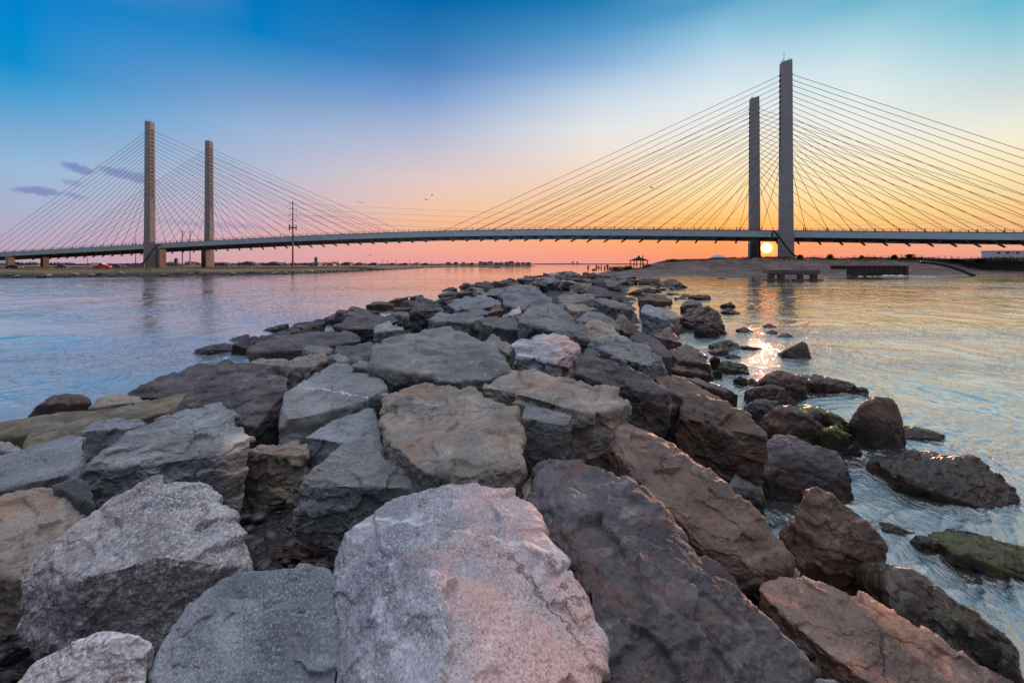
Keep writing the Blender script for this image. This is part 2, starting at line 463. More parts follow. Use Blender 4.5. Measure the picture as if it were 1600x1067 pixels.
RM = {
 'grey':   rock_mat("grey_granite",   rgb(88,91,94), rgb(128,129,130), warm=(165,138,122), warm_amt=.28, pale=.25, streak=.30, speck=.55),
 'blue':   rock_mat("bluish_granite", rgb(99,104,112), rgb(149,152,158), warm=(160,135,125), warm_amt=.18, pale=.22, streak=.22, speck=.6, sdir=(.2,.9,.3)),
 'speck':  rock_mat("speckled_granite", rgb(131,127,132), rgb(197,188,190), warm=(150,120,110), warm_amt=.2, pale=.75, streak=.4, speck=.85, grain=.7),
 'pink':   rock_mat("pink_gneiss",    rgb(130,132,142), rgb(182,178,183), warm=(228,176,160), warm_amt=.80, pale=.28, streak=.5, speck=.7, warmx=(.55, -.22), vein=.16, sdir=(.1,1.6,2.2)),
 'tan':    rock_mat("tan_granite",    rgb(111,106,102), rgb(159,148,139), warm=(176,130,98), warm_amt=.5, pale=.2, streak=.35, speck=.45),
 'vein':   rock_mat("veined_granite", rgb(106,107,110), rgb(153,153,155), warm=(150,130,120), warm_amt=.15, pale=.15, streak=.18, speck=.6, vein=.05),
 'brown':  rock_mat("brown_gneiss",   rgb(82,72,68), rgb(128,106,94), warm=(178,124,100), warm_amt=.30, pale=.12, streak=.55, rough=.62, speck=.3, sdir=(1.5,.4,1.2)),
 'dark':   rock_mat("dark_basalt",    rgb(62,60,64), rgb(98,94,96), warm=(140,96,78), warm_amt=.30, pale=.25, streak=.5, rough=.72, speck=.3),
 'wet':    rock_mat("wet_brown_rock", rgb(66,54,50), rgb(104,84,76), warm=(150,92,64), warm_amt=.35, pale=.06, streak=.45, rough=.36, speck=.25),
 'moss':   rock_mat("mossy_wet_rock", rgb(62,54,46), rgb(96,84,70), warm=(128,86,56), warm_amt=.25, pale=.05, streak=.3, rough=.42, speck=.25, moss=.9),
 'broken': rock_mat("grey_granite_sunlit_break", rgb(94,98,101), rgb(138,140,143), warm=(214,192,180), warm_amt=.8, pale=.3, streak=.5, speck=.5, warmx=(1.6, .48)),  # paler right end: fresh break, with sun warmth put into its colour
 'orange': rock_mat("orange_gneiss",  rgb(88,76,72), rgb(138,114,102), warm=(208,144,112), warm_amt=.7, pale=.12, streak=.6, rough=.55, speck=.3, sdir=(.2,.3,1.6)),
 'wetmoss': rock_mat("weedy_wet_rock", rgb(54,48,46), rgb(86,74,68), warm=(120,76,52), warm_amt=.25, pale=.05, streak=.45, rough=.40, speck=.25, moss=.18),
 'olive':  rock_mat("algae_stained_slab", rgb(84,81,73), rgb(130,120,104), warm=(150,128,92), warm_amt=.4, pale=.2, streak=.5, speck=.3),
 'pale':   rock_mat("pale_crusted_rock", rgb(133,122,111), rgb(171,162,152), warm=(190,120,70), warm_amt=.5, pale=.6, streak=.3, speck=.3),
}

# ------------------------------------------------------------------ rock shapes
_ico = {}
def ico(n):
    if n not in _ico:
        bm = bmesh.new(); bmesh.ops.create_icosphere(bm, subdivisions=n, radius=1.0)
        v = np.array([x.co[:] for x in bm.verts]); f = np.array([[q.index for q in t.verts] for t in bm.faces], dtype=np.int32)
        bm.free(); _ico[n] = (v, f)
    return _ico[n]
def hull_planes(pts):
    bm = bmesh.new()
    for p in pts: bm.verts.new(p)
    bmesh.ops.convex_hull(bm, input=bm.verts, use_existing_faces=False)
    bm.normal_update()
    used = [v for v in bm.verts if v.link_faces]
    c = sum((v.co for v in used), Vector()) / len(used)
    N = []; D = []
    for f in sorted(bm.faces, key=lambda f: -f.calc_area()):
        n = f.normal.normalized()
        d = n.dot(f.verts[0].co - c)
        if d < 0: n = -n; d = -d
        if d < 1e-4: continue
        if any(n.dot(Vector(a)) > .992 for a in N): continue
        N.append(tuple(n)); D.append(d)
    V = np.array([v.co[:] for v in used])
    bm.free()
    return np.array(N), np.array(D), np.array(c), V
def vnormals(v, f):
    fn = np.cross(v[f[:,1]] - v[f[:,0]], v[f[:,2]] - v[f[:,0]])
    n = np.zeros_like(v)
    for k in range(3):
        for a in range(3): n[:, a] += np.bincount(f[:, k], fn[:, a], len(v))
    return n / (np.linalg.norm(n, axis=1, keepdims=True) + 1e-12)

def rock_mesh(pts, level, seed, rough=1.0, p=80, chips=.5):
    rs = np.random.RandomState(seed)
    pts = np.array(pts, float)
    lo, hi = pts.min(0), pts.max(0)
    c0 = (lo + hi) / 2; hs = np.maximum((hi - lo) / 2, 1e-3)
    q = (pts - c0) / hs
    N, D, c, V = hull_planes(q)
    # knock some corners off
    for v in V:
        if rs.rand() > chips: continue
        d = v - c; L = np.linalg.norm(d)
        if L < .5: continue
        n = d / L + rs.randn(3) * .28; n /= np.linalg.norm(n)
        sup = ((V - c) @ n).max()
        N = np.vstack([N, n]); D = np.append(D, sup * (1 - rs.uniform(.015, .075)))
    U, Fc = ico(level)
    t = np.maximum(U @ N.T, 0) / D
    r = 1.0 / (t ** p).sum(1) ** (1.0 / p)
    w = c0 + hs * (c + U * r[:, None])
    size = float(np.prod(hs * 2) ** (1 / 3))
    so = rs.rand(3) * 100
    k = w + so
    nrm = vnormals(w, Fc)
    # broad swelling, chipped facets, ledges, then finer relief
    disp = fbm(k * (1.7 / size), 3) * .014 * size
    ns = 95 if level >= 7 else 60
    sd = w[rs.randint(0, len(w), ns)]
    g = rs.randn(ns, 3); g /= np.linalg.norm(g, axis=1, keepdims=True)
    kw = k + np.stack([fbm(k * (3.2/size) + 9, 4, .6), fbm(k * (3.2/size) + 29, 4, .6), fbm(k * (3.2/size) + 59, 4, .6)], 1) * .06 * size
    kw = kw - so
    d2 = ((kw[:, None, :] - sd[None]) ** 2).sum(2) / size ** 2
    wt = np.exp(-(d2 - d2.min(1, keepdims=True)) * 2600)
    wt /= wt.sum(1, keepdims=True)
    pl = ((w[:, None, :] - sd[None]) * g[None]).sum(2)
    offs = rs.uniform(-.012, .012, ns) * size
    disp += (wt * (np.clip(pl * .18, -.028 * size, .028 * size) + offs)).sum(1) * rough
    bd = rs.randn(3) * .5 + np.array([.2, .1, 1.0]); bd /= np.linalg.norm(bd)
    s = (k @ bd) * (5.5 / size) + fbm(k * (1.6 / size), 3) * .6
    fr = s - np.floor(s)
    msk = sstep(vnoise(k * (1.3 / size) + 3), -.1, .35)
    disp += (sstep(fr, 0, .10) * (1 - fr) - .4) * .016 * size * msk * rough
    # small broken flakes: flat chips with sharp rims
    q = k * (6.5 / size) + np.stack([fbm(k * (9 / size), 2)] * 3, 1) * .25
    fl = fbm(q, 5 if level >= 7 else 3, .6)
    disp += (np.round(fl * 4) / 4 * .6 + fl * .4) * .014 * size * rough
    if level >= 5:
        disp += fbm(k * 7.0, 4, .55) * .010 * rough
    if level >= 7:
        disp += fbm(k * 34.0, 3, .55) * .0024 * rough
    w = w + nrm * disp[:, None]
    return w, Fc

ROCKS = []     # (cx, cy, rx, ry) footprints already taken
GROUP = "granite boulders of the rubble jetty"
_seed = [100]
def put_rock(pts, level, material, label, rough=1.0, p=80, chips=.5, group=GROUP, name="boulder", seed=None, cat="rock"):
    _seed[0] += 1
    w, f = rock_mesh(pts, level, seed or _seed[0], rough, p, chips)
    c = np.array([w[:,0].mean(), w[:,1].mean(), w[:,2].min()])
    o = mesh_obj(name, w - c, f, RM[material], smooth=True, loc=tuple(c))
    tag(o, label, cat, group)
    a = np.array(pts)
    ROCKS.append((a[:,0].min(), a[:,0].max(), a[:,1].min(), a[:,1].max(), a))
    return o

# the jetty's body: where its stones lie, in plan
_LY = [-6, 0, 4, 8, 20, 28, 45, 60, 90, 118]
_LX = [-9.2, -9.6, -10, -9.9, -11.5, -11.5, -8.6, -5.6, 3, 13]
_RX = [3.0, 3.0, 3.1, 4.5, 7.5, 10.5, 16, 21, 30, 40]
def jetty_z(x, y):
    """height of the top of the stones"""
    xl = np.interp(y, _LY, _LX); xr = np.interp(y, _LY, _RX)
    xc = .135 * np.maximum(y, 0) + .0
    crest = 1.5
    wl = 1.6 + 0 * xc; wr = 1.3 + 0 * xc
    left = crest * (1 - np.clip((xc - wl - x) / np.maximum(xc - wl - xl, .5), 0, 1.4))
    right = crest * (1 - np.clip((x - xc - wr) / np.maximum(xr - xc - wr, .5), 0, 1.4))
    return np.minimum(left, right)
def core_z(x, y):
    return float(jetty_z(x, y)) * .9 - .62

ZS = 0.6
def rockT(zt, T, Fp, material, label, level=7, thick=None, **k):
    """stone on the heap: T = outline and ridge of its upper faces (px, py, dz), Fp = foot of the faces turned to us"""
    z0 = zt * ZS
    tp = []
    for t in T:
        dz = t[2] if len(t) > 2 else 0
        z = z0 + dz * .8
        if t[1] > 1: tp.append((t[0], t[1], P(t[0], t[1], z)))
    low = {}
    # keep every stone about as deep as it is wide: raise its far edge instead
    ys = [q[2][1] for q in tp]; xw = max(q[2][0] for q in tp) - min(q[2][0] for q in tp)
    y0 = min(ys); rg = max(ys) - y0; al = 1.15 * xw + .25
    if rg > al: tp = [(a, c, PY(a, c, y0 + (q[1] - y0) * al / rg)) for a, c, q in tp]
    pts = [q[2] for q in tp]
    # lower envelope of the upper outline, for the depth of the front faces
    def depth(px):
        best = None
        for i in range(len(tp)):
            for j in range(len(tp)):
                a, b2 = tp[i], tp[j]
                if a[0] <= px <= b2[0] and b2[0] > a[0]:
                    t = (px - a[0]) / (b2[0] - a[0])
                    py = a[1] + (b2[1] - a[1]) * t
                    iv = (1 / a[2][1]) * (1 - t) + (1 / b2[2][1]) * t
                    if best is None or py > best[0]: best = (py, 1 / iv)
        if best is None:
            a = min(tp, key=lambda q: abs(q[0] - px)); best = (a[1], a[2][1])
        return best[1]
    for q in Fp:
        pts.append(PY(q[0], q[1], depth(q[0]) * (1 - (q[2] if len(q) > 2 else 0.0))))
    a = np.array(pts); c = a.mean(0)
    size = max(np.ptp(a[:,0]), np.ptp(a[:,1]))
    zb = min(a[:,2].min() - .12, float(core_z(c[0], c[1])) - .1)
    zb = min(zb, z0 - (thick if thick else min(.75, .45 * size)))
    zb = max(zb, z0 - 1.3, -0.6) if zb < a[:,2].min() else zb
    zb = max(zb, z0 - 1.3 * size)
    zb = min(zb, a[:,2].min() - .08)
    low = a.copy(); low[:, :2] = c[:2] + (low[:, :2] - c[:2]) * .80; low[:, 2] = zb
    pts = np.vstack([a, low])
    return put_rock(pts, level, material, label, **k)
def rockW(wl, T, Fp, material, label, level=6, **k):
    """stone standing in the water: wl = pixel row of its waterline at its nearest point"""
    Y0 = F * H / (wl - CY)
    xs = [t[0] for t in T]
    wid = (max(xs) - min(xs)) / F * Y0
    pts = []
    for t in T:
        d = (t[2] if len(t) > 2 else .30) * wid
        pts.append(PY(t[0], t[1], Y0 + d))
    for q in Fp:
        if len(q) > 2: pts.append(PY(q[0], q[1], Y0 + q[2] * wid))
        else: pts.append(P(q[0], q[1], 0.0))
    a = np.array(pts); c = a.mean(0)
    back = a.copy(); back[:, 1] += .45 * wid; back[:, 0] = c[0] + (back[:, 0] - c[0]) * .8; back[:, 2] = np.minimum(back[:, 2] * .55, .3) - .02
    low = a.copy(); low[:, 2] = -.35; low[:, :2] = c[:2] + (low[:, :2] - c[:2]) * 1.02; low[:, 1] += .12 * wid
    # keep what is raised behind below the sight line of the front
    return put_rock(np.vstack([a, back, low]), level, material, label, **k)
# ------------------------------------------------------------------ the stones one can point to
# foreground, from the camera outward
rockT(2.45, [(545,826,-.06),(600,790,.0),(690,757,.02),(765,759,.02),(815,775,0),(850,840,-.03),(862,900,-.07),(925,958,-.17),(948,1015,-.26),(945,1120,-.36),(700,1180,-.16),(530,1120,-.36),(513,885,-.30),(640,870,.05),(720,960,.03)], [(514,930),(520,1000)],
      'pink', "large pink and grey banded boulder at bottom centre with a pale vein across it", level=8, rough=.9, thick=.9, seed=3)
rockT(2.30, [(150,797,-.05),(203,760,.02),(287,741,.08),(324,745,.06),(346,784,-.02),(387,850,-.16),(391,885,-.26),(55,866,-.30),(100,826,-.15),(34,922,-.42),(125,905,-.08),(250,868,-.0),(330,880,-.1)], [(28,985),(118,1007),(229,983),(297,942),(358,899)],
      'speck', "big speckled grey boulder at left with a jagged pale ledge across its face", level=8, thick=.8, seed=11)
rockT(2.20, [(228,1060,-.36),(270,976,-.28),(304,939,-.17),(344,905,-.06),(388,889,0),(429,881,0),(515,880,0),(526,900,-.03),(523,1000,-.14),(530,1150,-.34),(230,1160,-.5)], [],
      'blue', "smooth blue-grey boulder at the bottom edge left of the pink banded one", level=8, rough=.6, thick=.8)
rockT(2.0, [(25,1066,-.12),(54,1034,-.05),(101,1007,0),(145,989,0),(182,983,0),(223,989,0),(236,1000,-.03),(233,1030,-.12),(222,1090,-.25),(20,1120,-.25)], [],
      'speck', "small rounded pale grey stone in the bottom left corner", level=7, rough=.7)
rockT(1.85, [(-70,800,-.1),(0,775,0),(78,757,0),(112,768,-.03),(143,797,-.16),(100,850,-.24),(56,900,-.34),(-80,900,-.3)], [(0,990),(-80,990),(60,965)],
      'tan', "grey mottled boulder cut by the left edge behind the speckled ledge boulder", level=7)
rockT(1.9, [(-70,738,-.06),(0,722,0),(40,708,0),(73,690,.0),(113,677,0),(129,684,0),(132,715,-.05),(120,737,-.1),(0,764,-.12),(-70,778,-.1)], [(0,782),(120,754),(-60,800)],
      'blue', "long pale blue-grey slab running off the left edge", level=7, rough=.7)
rockT(2.0, [(82,758,-.05),(121,742,0),(140,755,-.02),(148,790,-.15),(110,770,-.1)], [(150,800),(120,800)], 'grey', "small grey stone wedged under the tip of the long tilted block", level=6)
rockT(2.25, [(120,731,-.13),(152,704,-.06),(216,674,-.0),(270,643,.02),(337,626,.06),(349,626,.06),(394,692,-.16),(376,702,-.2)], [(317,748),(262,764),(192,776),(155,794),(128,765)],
      'broken', "long tilted grey block at left with a fresh broken end tinted sun-bright", level=8, thick=.7, p=90, chips=.3, seed=21)
rockT(1.75, [(372,702,0),(422,696,0),(482,692,.02),(482,712,-.03),(420,710,-.02)], [(473,778),(449,797),(405,824),(371,828),(345,793),(334,760)],
      'tan', "dark brown angular boulder beside the broken end of the long tilted block", level=7, rough=1.3)
rockT(2.25, [(466,776,-.26),(471,749,-.13),(516,711,0),(556,683,.06),(568,682,.06),(603,714,0),(648,749,-.12),(656,764,-.17),(535,760,-.10)], [(618,786),(544,804),(500,817),(462,832)],
      'grey', "pointed grey boulder directly behind the pink banded boulder, cracked down its face", level=7, seed=31)
rockT(2.15, [(482,682,-.14),(503,663,-.07),(578,638,0),(586,641,0),(602,703,-.22)], [(484,719),(540,724),(603,716)],
      'blue', "small wedge-shaped blue-grey stone with a sharp right corner", level=7, rough=.7, p=90, chips=.2)
rockT(2.3, [(434,640,-.02),(443,618,0),(475,597,.02),(575,580,.05),(590,586,.03),(607,603,-.02),(564,629,-.06),(492,646,-.06),(437,658,-.07)], [(441,690),(482,694),(540,676),(600,645)],
      'vein', "rectangular grey block crossed by two thin white quartz lines", level=7, rough=.65, seed=41)
rockT(2.3, [(262,647,-.4),(294,621,-.2),(320,587,0),(358,565,.12),(398,567,.12),(425,577,.06),(447,591,0),(451,607,-.06),(402,665,-.5),(375,658,-.48)], [(402,672)],
      'dark', "big dark blue-grey pyramid-shaped boulder left of the white-lined block", level=7, rough=.8, seed=51)
rockT(.9, [(188,618,-.2),(236,594,0),(304,570,.15),(365,562,.25),(330,590,0),(290,622,-.15)], [(250,628),(195,624)], 'dark', "long dark slab sloping into the water behind the pyramid boulder", level=6)
rockT(.62, [(42,646,-.35),(56,632,-.12),(80,617,0),(108,614,.03),(138,617,0),(148,632,-.2)], [(60,656),(140,650),(38,652)], 'wet', "low rounded dark brown rock at the water's edge on the left", level=6, rough=.5, p=22)
rockT(1.05, [(-90,674,0),(0,659,0),(100,645,0),(190,636,0),(240,640,0),(120,668,-.06),(0,684,-.08),(-90,692,-.08)], [(30,696),(-80,708)], 'olive', "flat brownish slab along the left waterline", level=6, rough=.5)
rockT(1.3, [(32,690,-.1),(62,675,0),(125,658,0),(200,635,0),(250,624,0),(301,611,.03),(272,640,-.05),(200,655,-.07),(120,682,-.1),(45,700,-.14)], [(45,708),(130,694),(265,658)], 'olive', "long narrow slab with an olive-tan stripe on its top", level=7, rough=.6)
rockT(1.6, [(127,677,-.06),(140,659,0),(175,654,0),(219,655,0),(226,666,-.04),(200,669,-.03),(140,673,-.03)], [(225,682),(175,696),(135,714),(129,702)], 'blue', "small boxy blue-grey stone in front of the olive striped slab", level=6)
rockT(1.6, [(-35,695,0),(0,688,0),(22,694,0),(43,712,-.1)], [(42,720),(0,727),(-30,727)], 'speck', "small pale stone touching the left edge above the pale slab", level=6)
rockT(.85, [(140,637,-.05),(160,620,0),(200,617,0),(234,625,-.03)], [(150,641),(230,637)], 'pale', "white crusted low rock with rusty streaks beside the round brown rock", level=6)

# middle of the heap
rockT(2.68, [(574,568,-.06),(589,533,.02),(619,526,.06),(656,516,.09),(706,514,.09),(756,535,.04),(785,546,.02),(799,571,-.07),(770,585,-.1),(706,590,-.06),(620,577,-.05)], [(594,598),(650,603),(706,600),(765,608),(799,592)],
      'grey', "broad flat-topped table boulder in the middle of the jetty", level=7, rough=.8, seed=61)
rockT(2.55, [(596,612,-.05),(625,600,0),(681,597,.03),(716,600,.03),(750,613,0),(805,637,0),(810,680,-.03),(823,720,-.1),(744,740,-.06),(672,732,-.08),(611,697,-.09),(603,680,-.06),(595,636,-.10)], [(612,716),(652,746),(700,760),(760,763),(809,768),(825,742)],
      'tan', "large flat grey-tan boulder in the centre with chipped plates along its front", level=8, seed=71)
rockT(2.5, [(822,630,0),(850,634,0),(893,650,-.03),(886,665,-.06),(814,653,-.04)], [(889,684),(876,714),(830,724),(808,700),(808,680)], 'grey', "small squarish stone right of the large flat grey-tan boulder", level=7, rough=.7)
rockT(2.6, [(757,605,-.10),(775,577,0),(803,573,.05),(850,583,.03),(902,600,0),(940,609,0),(969,609,0),(984,625,-.04),(935,650,-.16),(850,625,-.08)], [(989,652),(985,672),(940,692),(900,690),(800,640)],
      'tan', "long rounded grey-brown boulder sloping to the right behind the squarish stone", level=7, seed=81)
rockT(2.7, [(797,537,-.06),(819,526,0),(838,521,.04),(868,521,.05),(896,530,.0),(906,546,-.07),(868,566,-.1),(811,557,-.07)], [(812,577),(868,590),(893,595),(910,570)], 'pink', "grey boulder with a pinkish sunlit right face behind the long rounded one", level=7, rough=1.2)
rockT(2.6, [(896,582,-.14),(902,569,-.06),(915,546,0),(932,548,.02),(987,576,0),(1022,596,-.03),(1050,612,-.11),(960,603,-.13)], [(1040,642),(1012,668),(950,642),(900,602)], 'dark', "dark pointed boulder with a long ridge falling to the right", level=7, seed=91)
rockT(2.62, [(916,536,-.02),(945,528,.03),(978,532,.03),(1008,542,0),(1031,558,-.04),(1012,571,-.12),(955,553,-.06)], [(1040,573),(1034,585),(1018,589),(980,577),(920,550)], 'grey', "layered grey slab with pale broken top right of centre", level=7, rough=1.2)
rockT(2.6, [(913,510,-.05),(922,499,0),(938,501,0),(955,511,0),(990,532,-.06),(940,533,-.12),(914,529,-.12)], [(918,537)], 'pale', "pale grey stone standing behind the layered slab", level=6)
rockT(2.2, [(980,525,-.03),(990,517,.02),(1005,520,.02),(1027,529,0),(1042,543,-.06),(1054,560,-.18),(1030,556,-.12)], [(1051,569),(1036,576),(1028,566)], 'dark', "smooth dark rounded boulder on the right slope", level=6, rough=.4, p=22)
rockT(2.5, [(958,506,-.05),(969,490,0),(980,498,0),(1003,521,-.12),(978,522,-.15)], [(1003,524),(972,524)], 'brown', "thin brown stone with a straight bright edge leaning rightward", level=6)
rockT(1.6, [(1020,524,-.1),(1044,511,.05),(1052,518,-.05),(1066,536,-.2)], [(1068,540),(1045,548),(1022,542)], 'wet', "reddish brown pyramid-shaped rock near the right waterline", level=6)
rockT(1.3, [(1044,549,-.05),(1074,536,.03),(1088,542,0),(1114,571,-.3),(1060,562,-.15)], [(1110,579),(1050,570)], 'wet', "purple-brown ridge-backed rock above the water on the right", level=6)
rockT(.95, [(1046,577,-.1),(1067,559,0),(1090,568,-.05),(1114,585,-.25),(1066,580,-.15)], [(1100,590),(1060,588)], 'wet', "low shiny brown rock in front of the ridge-backed one", level=6)
rockT(1.8, [(1021,586,0),(1063,587,.02),(1112,612,0),(1165,650,-.08),(1130,648,-.08),(1060,617,-.08),(1030,601,-.05)], [(1060,634),(1100,655)], 'brown', "flat brown slab tilted towards the water above the big dark boulder", level=6, rough=.6)
rockT(.75, [(1060,588,.05),(1091,592,0),(1142,606,0),(1155,616,-.1),(1110,606,-.05)], [(1151,632),(1110,616),(1070,600)], 'wet', "long low black wet rock lying along the right waterline", level=6)
rockT(1.9, [(1056,645,-.12),(1070,611,0),(1086,609,.03),(1139,640,.02),(1165,646,0),(1202,684,-.15),(1150,674,-.16),(1092,640,-.04)], [(1196,704),(1172,724),(1142,730),(1088,712),(1053,682)], 'brown', "big brown boulder on the right slope with a bright warm upper edge", level=7, seed=101)
rockT(1.75, [(1022,646,-.1),(1034,621,0),(1056,617,0),(1072,630,-.06)], [(1068,668),(1030,672)], 'dark', "small round dark stone in the gap left of the big brown boulder", level=6, rough=.4, p=22)
rockT(2.2, [(948,690,-.10),(960,665,.04),(972,662,.06),(1015,672,.04),(1056,703,.02),(1111,734,-.05),(1172,785,-.2),(1212,832,-.36),(1252,888,-.58),(1190,891,-.5),(1100,847,-.28),(1020,772,-.08),(985,732,-.02)], [(1250,908),(1190,920),(1100,880),(1000,810)],
      'brown', "very long brown slab slanting down to the water right of centre", level=8, rough=.8, seed=111)
rockT(2.3, [(821,776,-.1),(834,735,-.02),(855,717,.02),(936,727,.04),(965,738,.04),(1022,796,.02),(1064,846,-.02),(1131,905,-.1),(1210,976,-.26),(1262,1040,-.45),(1272,1100,-.55),(1150,1180,-.42),(950,1180,-.36),(872,960,-.4),(850,860,-.26),(905,850,.04),(1010,960,-.04)], [],
      'dark', "huge dark rugged boulder between the pink one and the long brown slab", level=8, rough=1.15, thick=1.0, seed=121)
rockT(1.4, [(1188,915,0),(1210,893,.05),(1240,900,.05),(1283,907,.04),(1330,926,.0),(1382,949,-.03),(1487,1009,-.15),(1600,1070,-.3),(1560,1130,-.4),(1400,1100,-.2),(1300,1020,-.06),(1205,940,-.02)], [(1194,962),(1250,1040),(1330,1130)],
      'orange', "long orange-brown slab in the bottom right corner pointing to the water", level=8, rough=.9, seed=131)
rockT(1.75, [(1278,1066,0),(1300,1058,0),(1330,1064,0),(1340,1110,-.1),(1270,1110,-.1)], [], 'grey', "small grey stone at the bottom edge right of the huge dark boulder", level=6)

# right side, standing in the water
rockW(948, [(1240,802,.05),(1247,785,.15),(1274,754,.25),(1292,766,.28),(1332,789,.3),(1348,812,.3),(1384,850,.28),(1385,875,.22),(1290,860,.05)], [(1262,910),(1330,945),(1378,945),(1248,855,.02)],
      'brown', "upright brown leaf-shaped rock standing in the water right of the long slab", level=7, seed=141)
rockW(1060, [(1387,925,.25),(1389,896,.35),(1399,886,.4),(1428,893,.4),(1470,923,.36),(1525,978,.25),(1562,983,.22),(1592,1003,.1),(1598,1030,.02)], [(1392,958,.2),(1480,1020,.05),(1592,1066),(1602,1050)],
      'wetmoss', "dark wet wedge rock with a green algae edge at the right bottom", level=7, seed=151)
rockT(.9, [(1139,757,-.1),(1155,731,0),(1173,731,0),(1192,765,-.15)], [(1198,786),(1160,792),(1140,772)], 'grey', "small triangular grey stone at the water between the long slab and the ribbed boulder", level=6)
rockW(790, [(1189,742,.1),(1200,706,.3),(1208,684,.45),(1222,679,.5),(1265,690,.45),(1308,707,.4),(1326,733,.25),(1280,723,.2),(1220,703,.2)], [(1335,765,.1),(1331,781),(1260,788),(1194,783)],
      'dark', "ribbed dark blue-brown boulder with a flat shiny top in the right shallows", level=7, seed=161)
rockW(706, [(1198,667,.1),(1207,640,.2),(1222,631,.3),(1243,633,.3),(1270,648,.2),(1296,675,.1)], [(1302,704),(1250,704),(1205,684)], 'wet', "brown humped rock behind the ribbed boulder in the shallows", level=6)
rockW(668, [(1165,632,.2),(1180,622,.3),(1215,627,.3),(1205,645,.1)], [(1198,667),(1178,655)], 'grey', "pale blue-grey slab in the shallows beside the humped brown rock", level=6)
rockW(637, [(1171,618,.1),(1180,606,.2),(1204,600,.3),(1231,610,.2),(1243,628,.1)], [(1240,636),(1190,634)], 'wet', "brown wet rock just in front of the larger purple-brown one", level=6)
rockW(626, [(1188,594,.1),(1214,577,.3),(1230,580,.3),(1252,590,.2),(1263,611,.05)], [(1259,625),(1200,622)], 'wet', "larger purple-brown rock with a glinting right face in the right shallows", level=6)
rockW(618, [(1255,592,.1),(1273,589,.2),(1307,592,.2),(1356,611,.05),(1230,600,.1)], [(1350,617),(1300,613)], 'wet', "long flat wet rock barely above the water", level=6, rough=1.5)
rockW(688, [(1249,639,.2),(1273,637,.3),(1308,648,.2),(1346,674,.05)], [(1343,688),(1300,680),(1255,655)], 'moss', "kelp-covered rock with green top before the upright square rock", level=6, rough=1.4)
rockW(716, [(1287,668,.2),(1307,667,.3),(1340,686,.15)], [(1349,714),(1320,712),(1290,690)], 'moss', "dark mossy stone lying beside the kelp-covered rock", level=6)
rockW(700, [(1343,634,.05),(1350,627,.15),(1369,620,.3),(1391,622,.3),(1404,640,.25),(1412,656,.2)], [(1354,668),(1367,699),(1414,699)], 'wet', "upright square-shouldered rock standing alone in the water", level=6, rough=.6)
rockW(685, [(1408,676,.1),(1425,668,.2),(1450,671,.2),(1478,680,.05)], [(1470,686),(1415,685)], 'wet', "low black streak of rock right of the upright square one", level=5)
rockW(792, [(1408,743,.2),(1465,735,.32),(1508,718,.38),(1530,719,.38),(1560,747,.25),(1600,774,.05)], [(1600,784),(1578,792),(1535,794),(1487,784),(1423,756,.15)],
      'wet', "broad low pyramid rock in open water by the right edge", level=7, seed=171)
rockW(868, [(1438,848,.1),(1450,842,.2),(1475,844,.2),(1492,858,.1)], [(1490,868),(1455,866)], 'moss', "bright green algae lump just breaking the water, left of the other one", level=6, group="algae-covered rocks awash at the right edge")
rockW(905, [(1495,864,.15),(1520,852,.3),(1582,854,.3),(1620,861,.2),(1640,890,.1)], [(1550,898),(1519,880),(1620,910)], 'moss', "long green algae-covered rock awash at the right edge", level=7, group="algae-covered rocks awash at the right edge")
rockW(838, [(1380,828,.1),(1400,822,.2),(1432,832,.1)], [(1425,838),(1390,836)], 'wet', "tiny dark rock tip in the swirling water left of the algae rocks", level=5)
rockW(560, [(1222,553,.0),(1254,533,.25),(1261,538,.25),(1266,556,.1)], [(1224,555),(1253,561),(1267,560)], 'wet', "sharp triangular rock alone in the golden water", level=6, rough=.5, p=90, chips=0, seed=5)
rockW(547, [(1112,540,.1),(1136,531,.3),(1150,534,.3),(1160,544,.1)], [(1116,547),(1156,547)], 'moss', "flat mossy rock with a trailing tail in the right shallows", level=5)
rockW(546, [(1158,541,.1),(1170,541,.2),(1193,545,.05)], [(1160,545),(1190,546)], 'wet', "thin dark tail of rock right of the flat mossy one", level=5)
rockW(583, [(1123,573,.1),(1134,563,.3),(1162,568,.25),(1168,574,.1)], [(1126,577),(1150,582),(1171,583)], 'moss', "dark block rock with mossy top among the right shallows", level=6)
rockW(577, [(1109,562,.2),(1117,555,.3),(1126,560,.2)], [(1111,572),(1126,576)], 'moss', "small green-topped stone touching the dark mossy block", level=5)
rockW(591, [(1114,580,.2),(1120,577,.3),(1128,581,.1)], [(1114,588),(1128,588)], 'wet', "small dark stone under the green-topped one", level=5)
rockW(602, [(1148,592,.2),(1158,587,.3),(1168,593,.1)], [(1150,600),(1166,602)], 'moss', "first of two tiny green stones awash in front of the dark mossy block", level=5)
rockW(600, [(1167,594,.2),(1176,591,.3),(1184,596,.1)], [(1168,600),(1183,600)], 'moss', "second, right-hand tiny green stone awash in front of the dark mossy block", level=5)
rockW(561, [(1135,556,.1),(1150,553,.3),(1158,558,.1)], [(1137,561),(1156,561)], 'wet', "small dark hump between the two mossy rocks in the shallows", level=5)
rockW(528, [(1088,511,.1),(1098,506,.3),(1124,519,.1)], [(1090,524),(1112,528),(1122,525)], 'dark', "grey slab rock leaning on the box-shaped one at the right waterline", level=6)
rockW(522, [(1100,505,.2),(1128,500,.3),(1136,520,.05)], [(1105,520),(1137,522)], 'wet', "dark box-shaped rock at the right waterline", level=6)
rockW(513, [(1065,502,.1),(1079,482,.3),(1107,478,.3),(1124,488,.2),(1126,500,.05)], [(1083,513),(1125,505),(1067,508)], 'wet', "jagged reddish brown rock group's largest block at the right waterline", level=6, rough=1.6, seed=181)
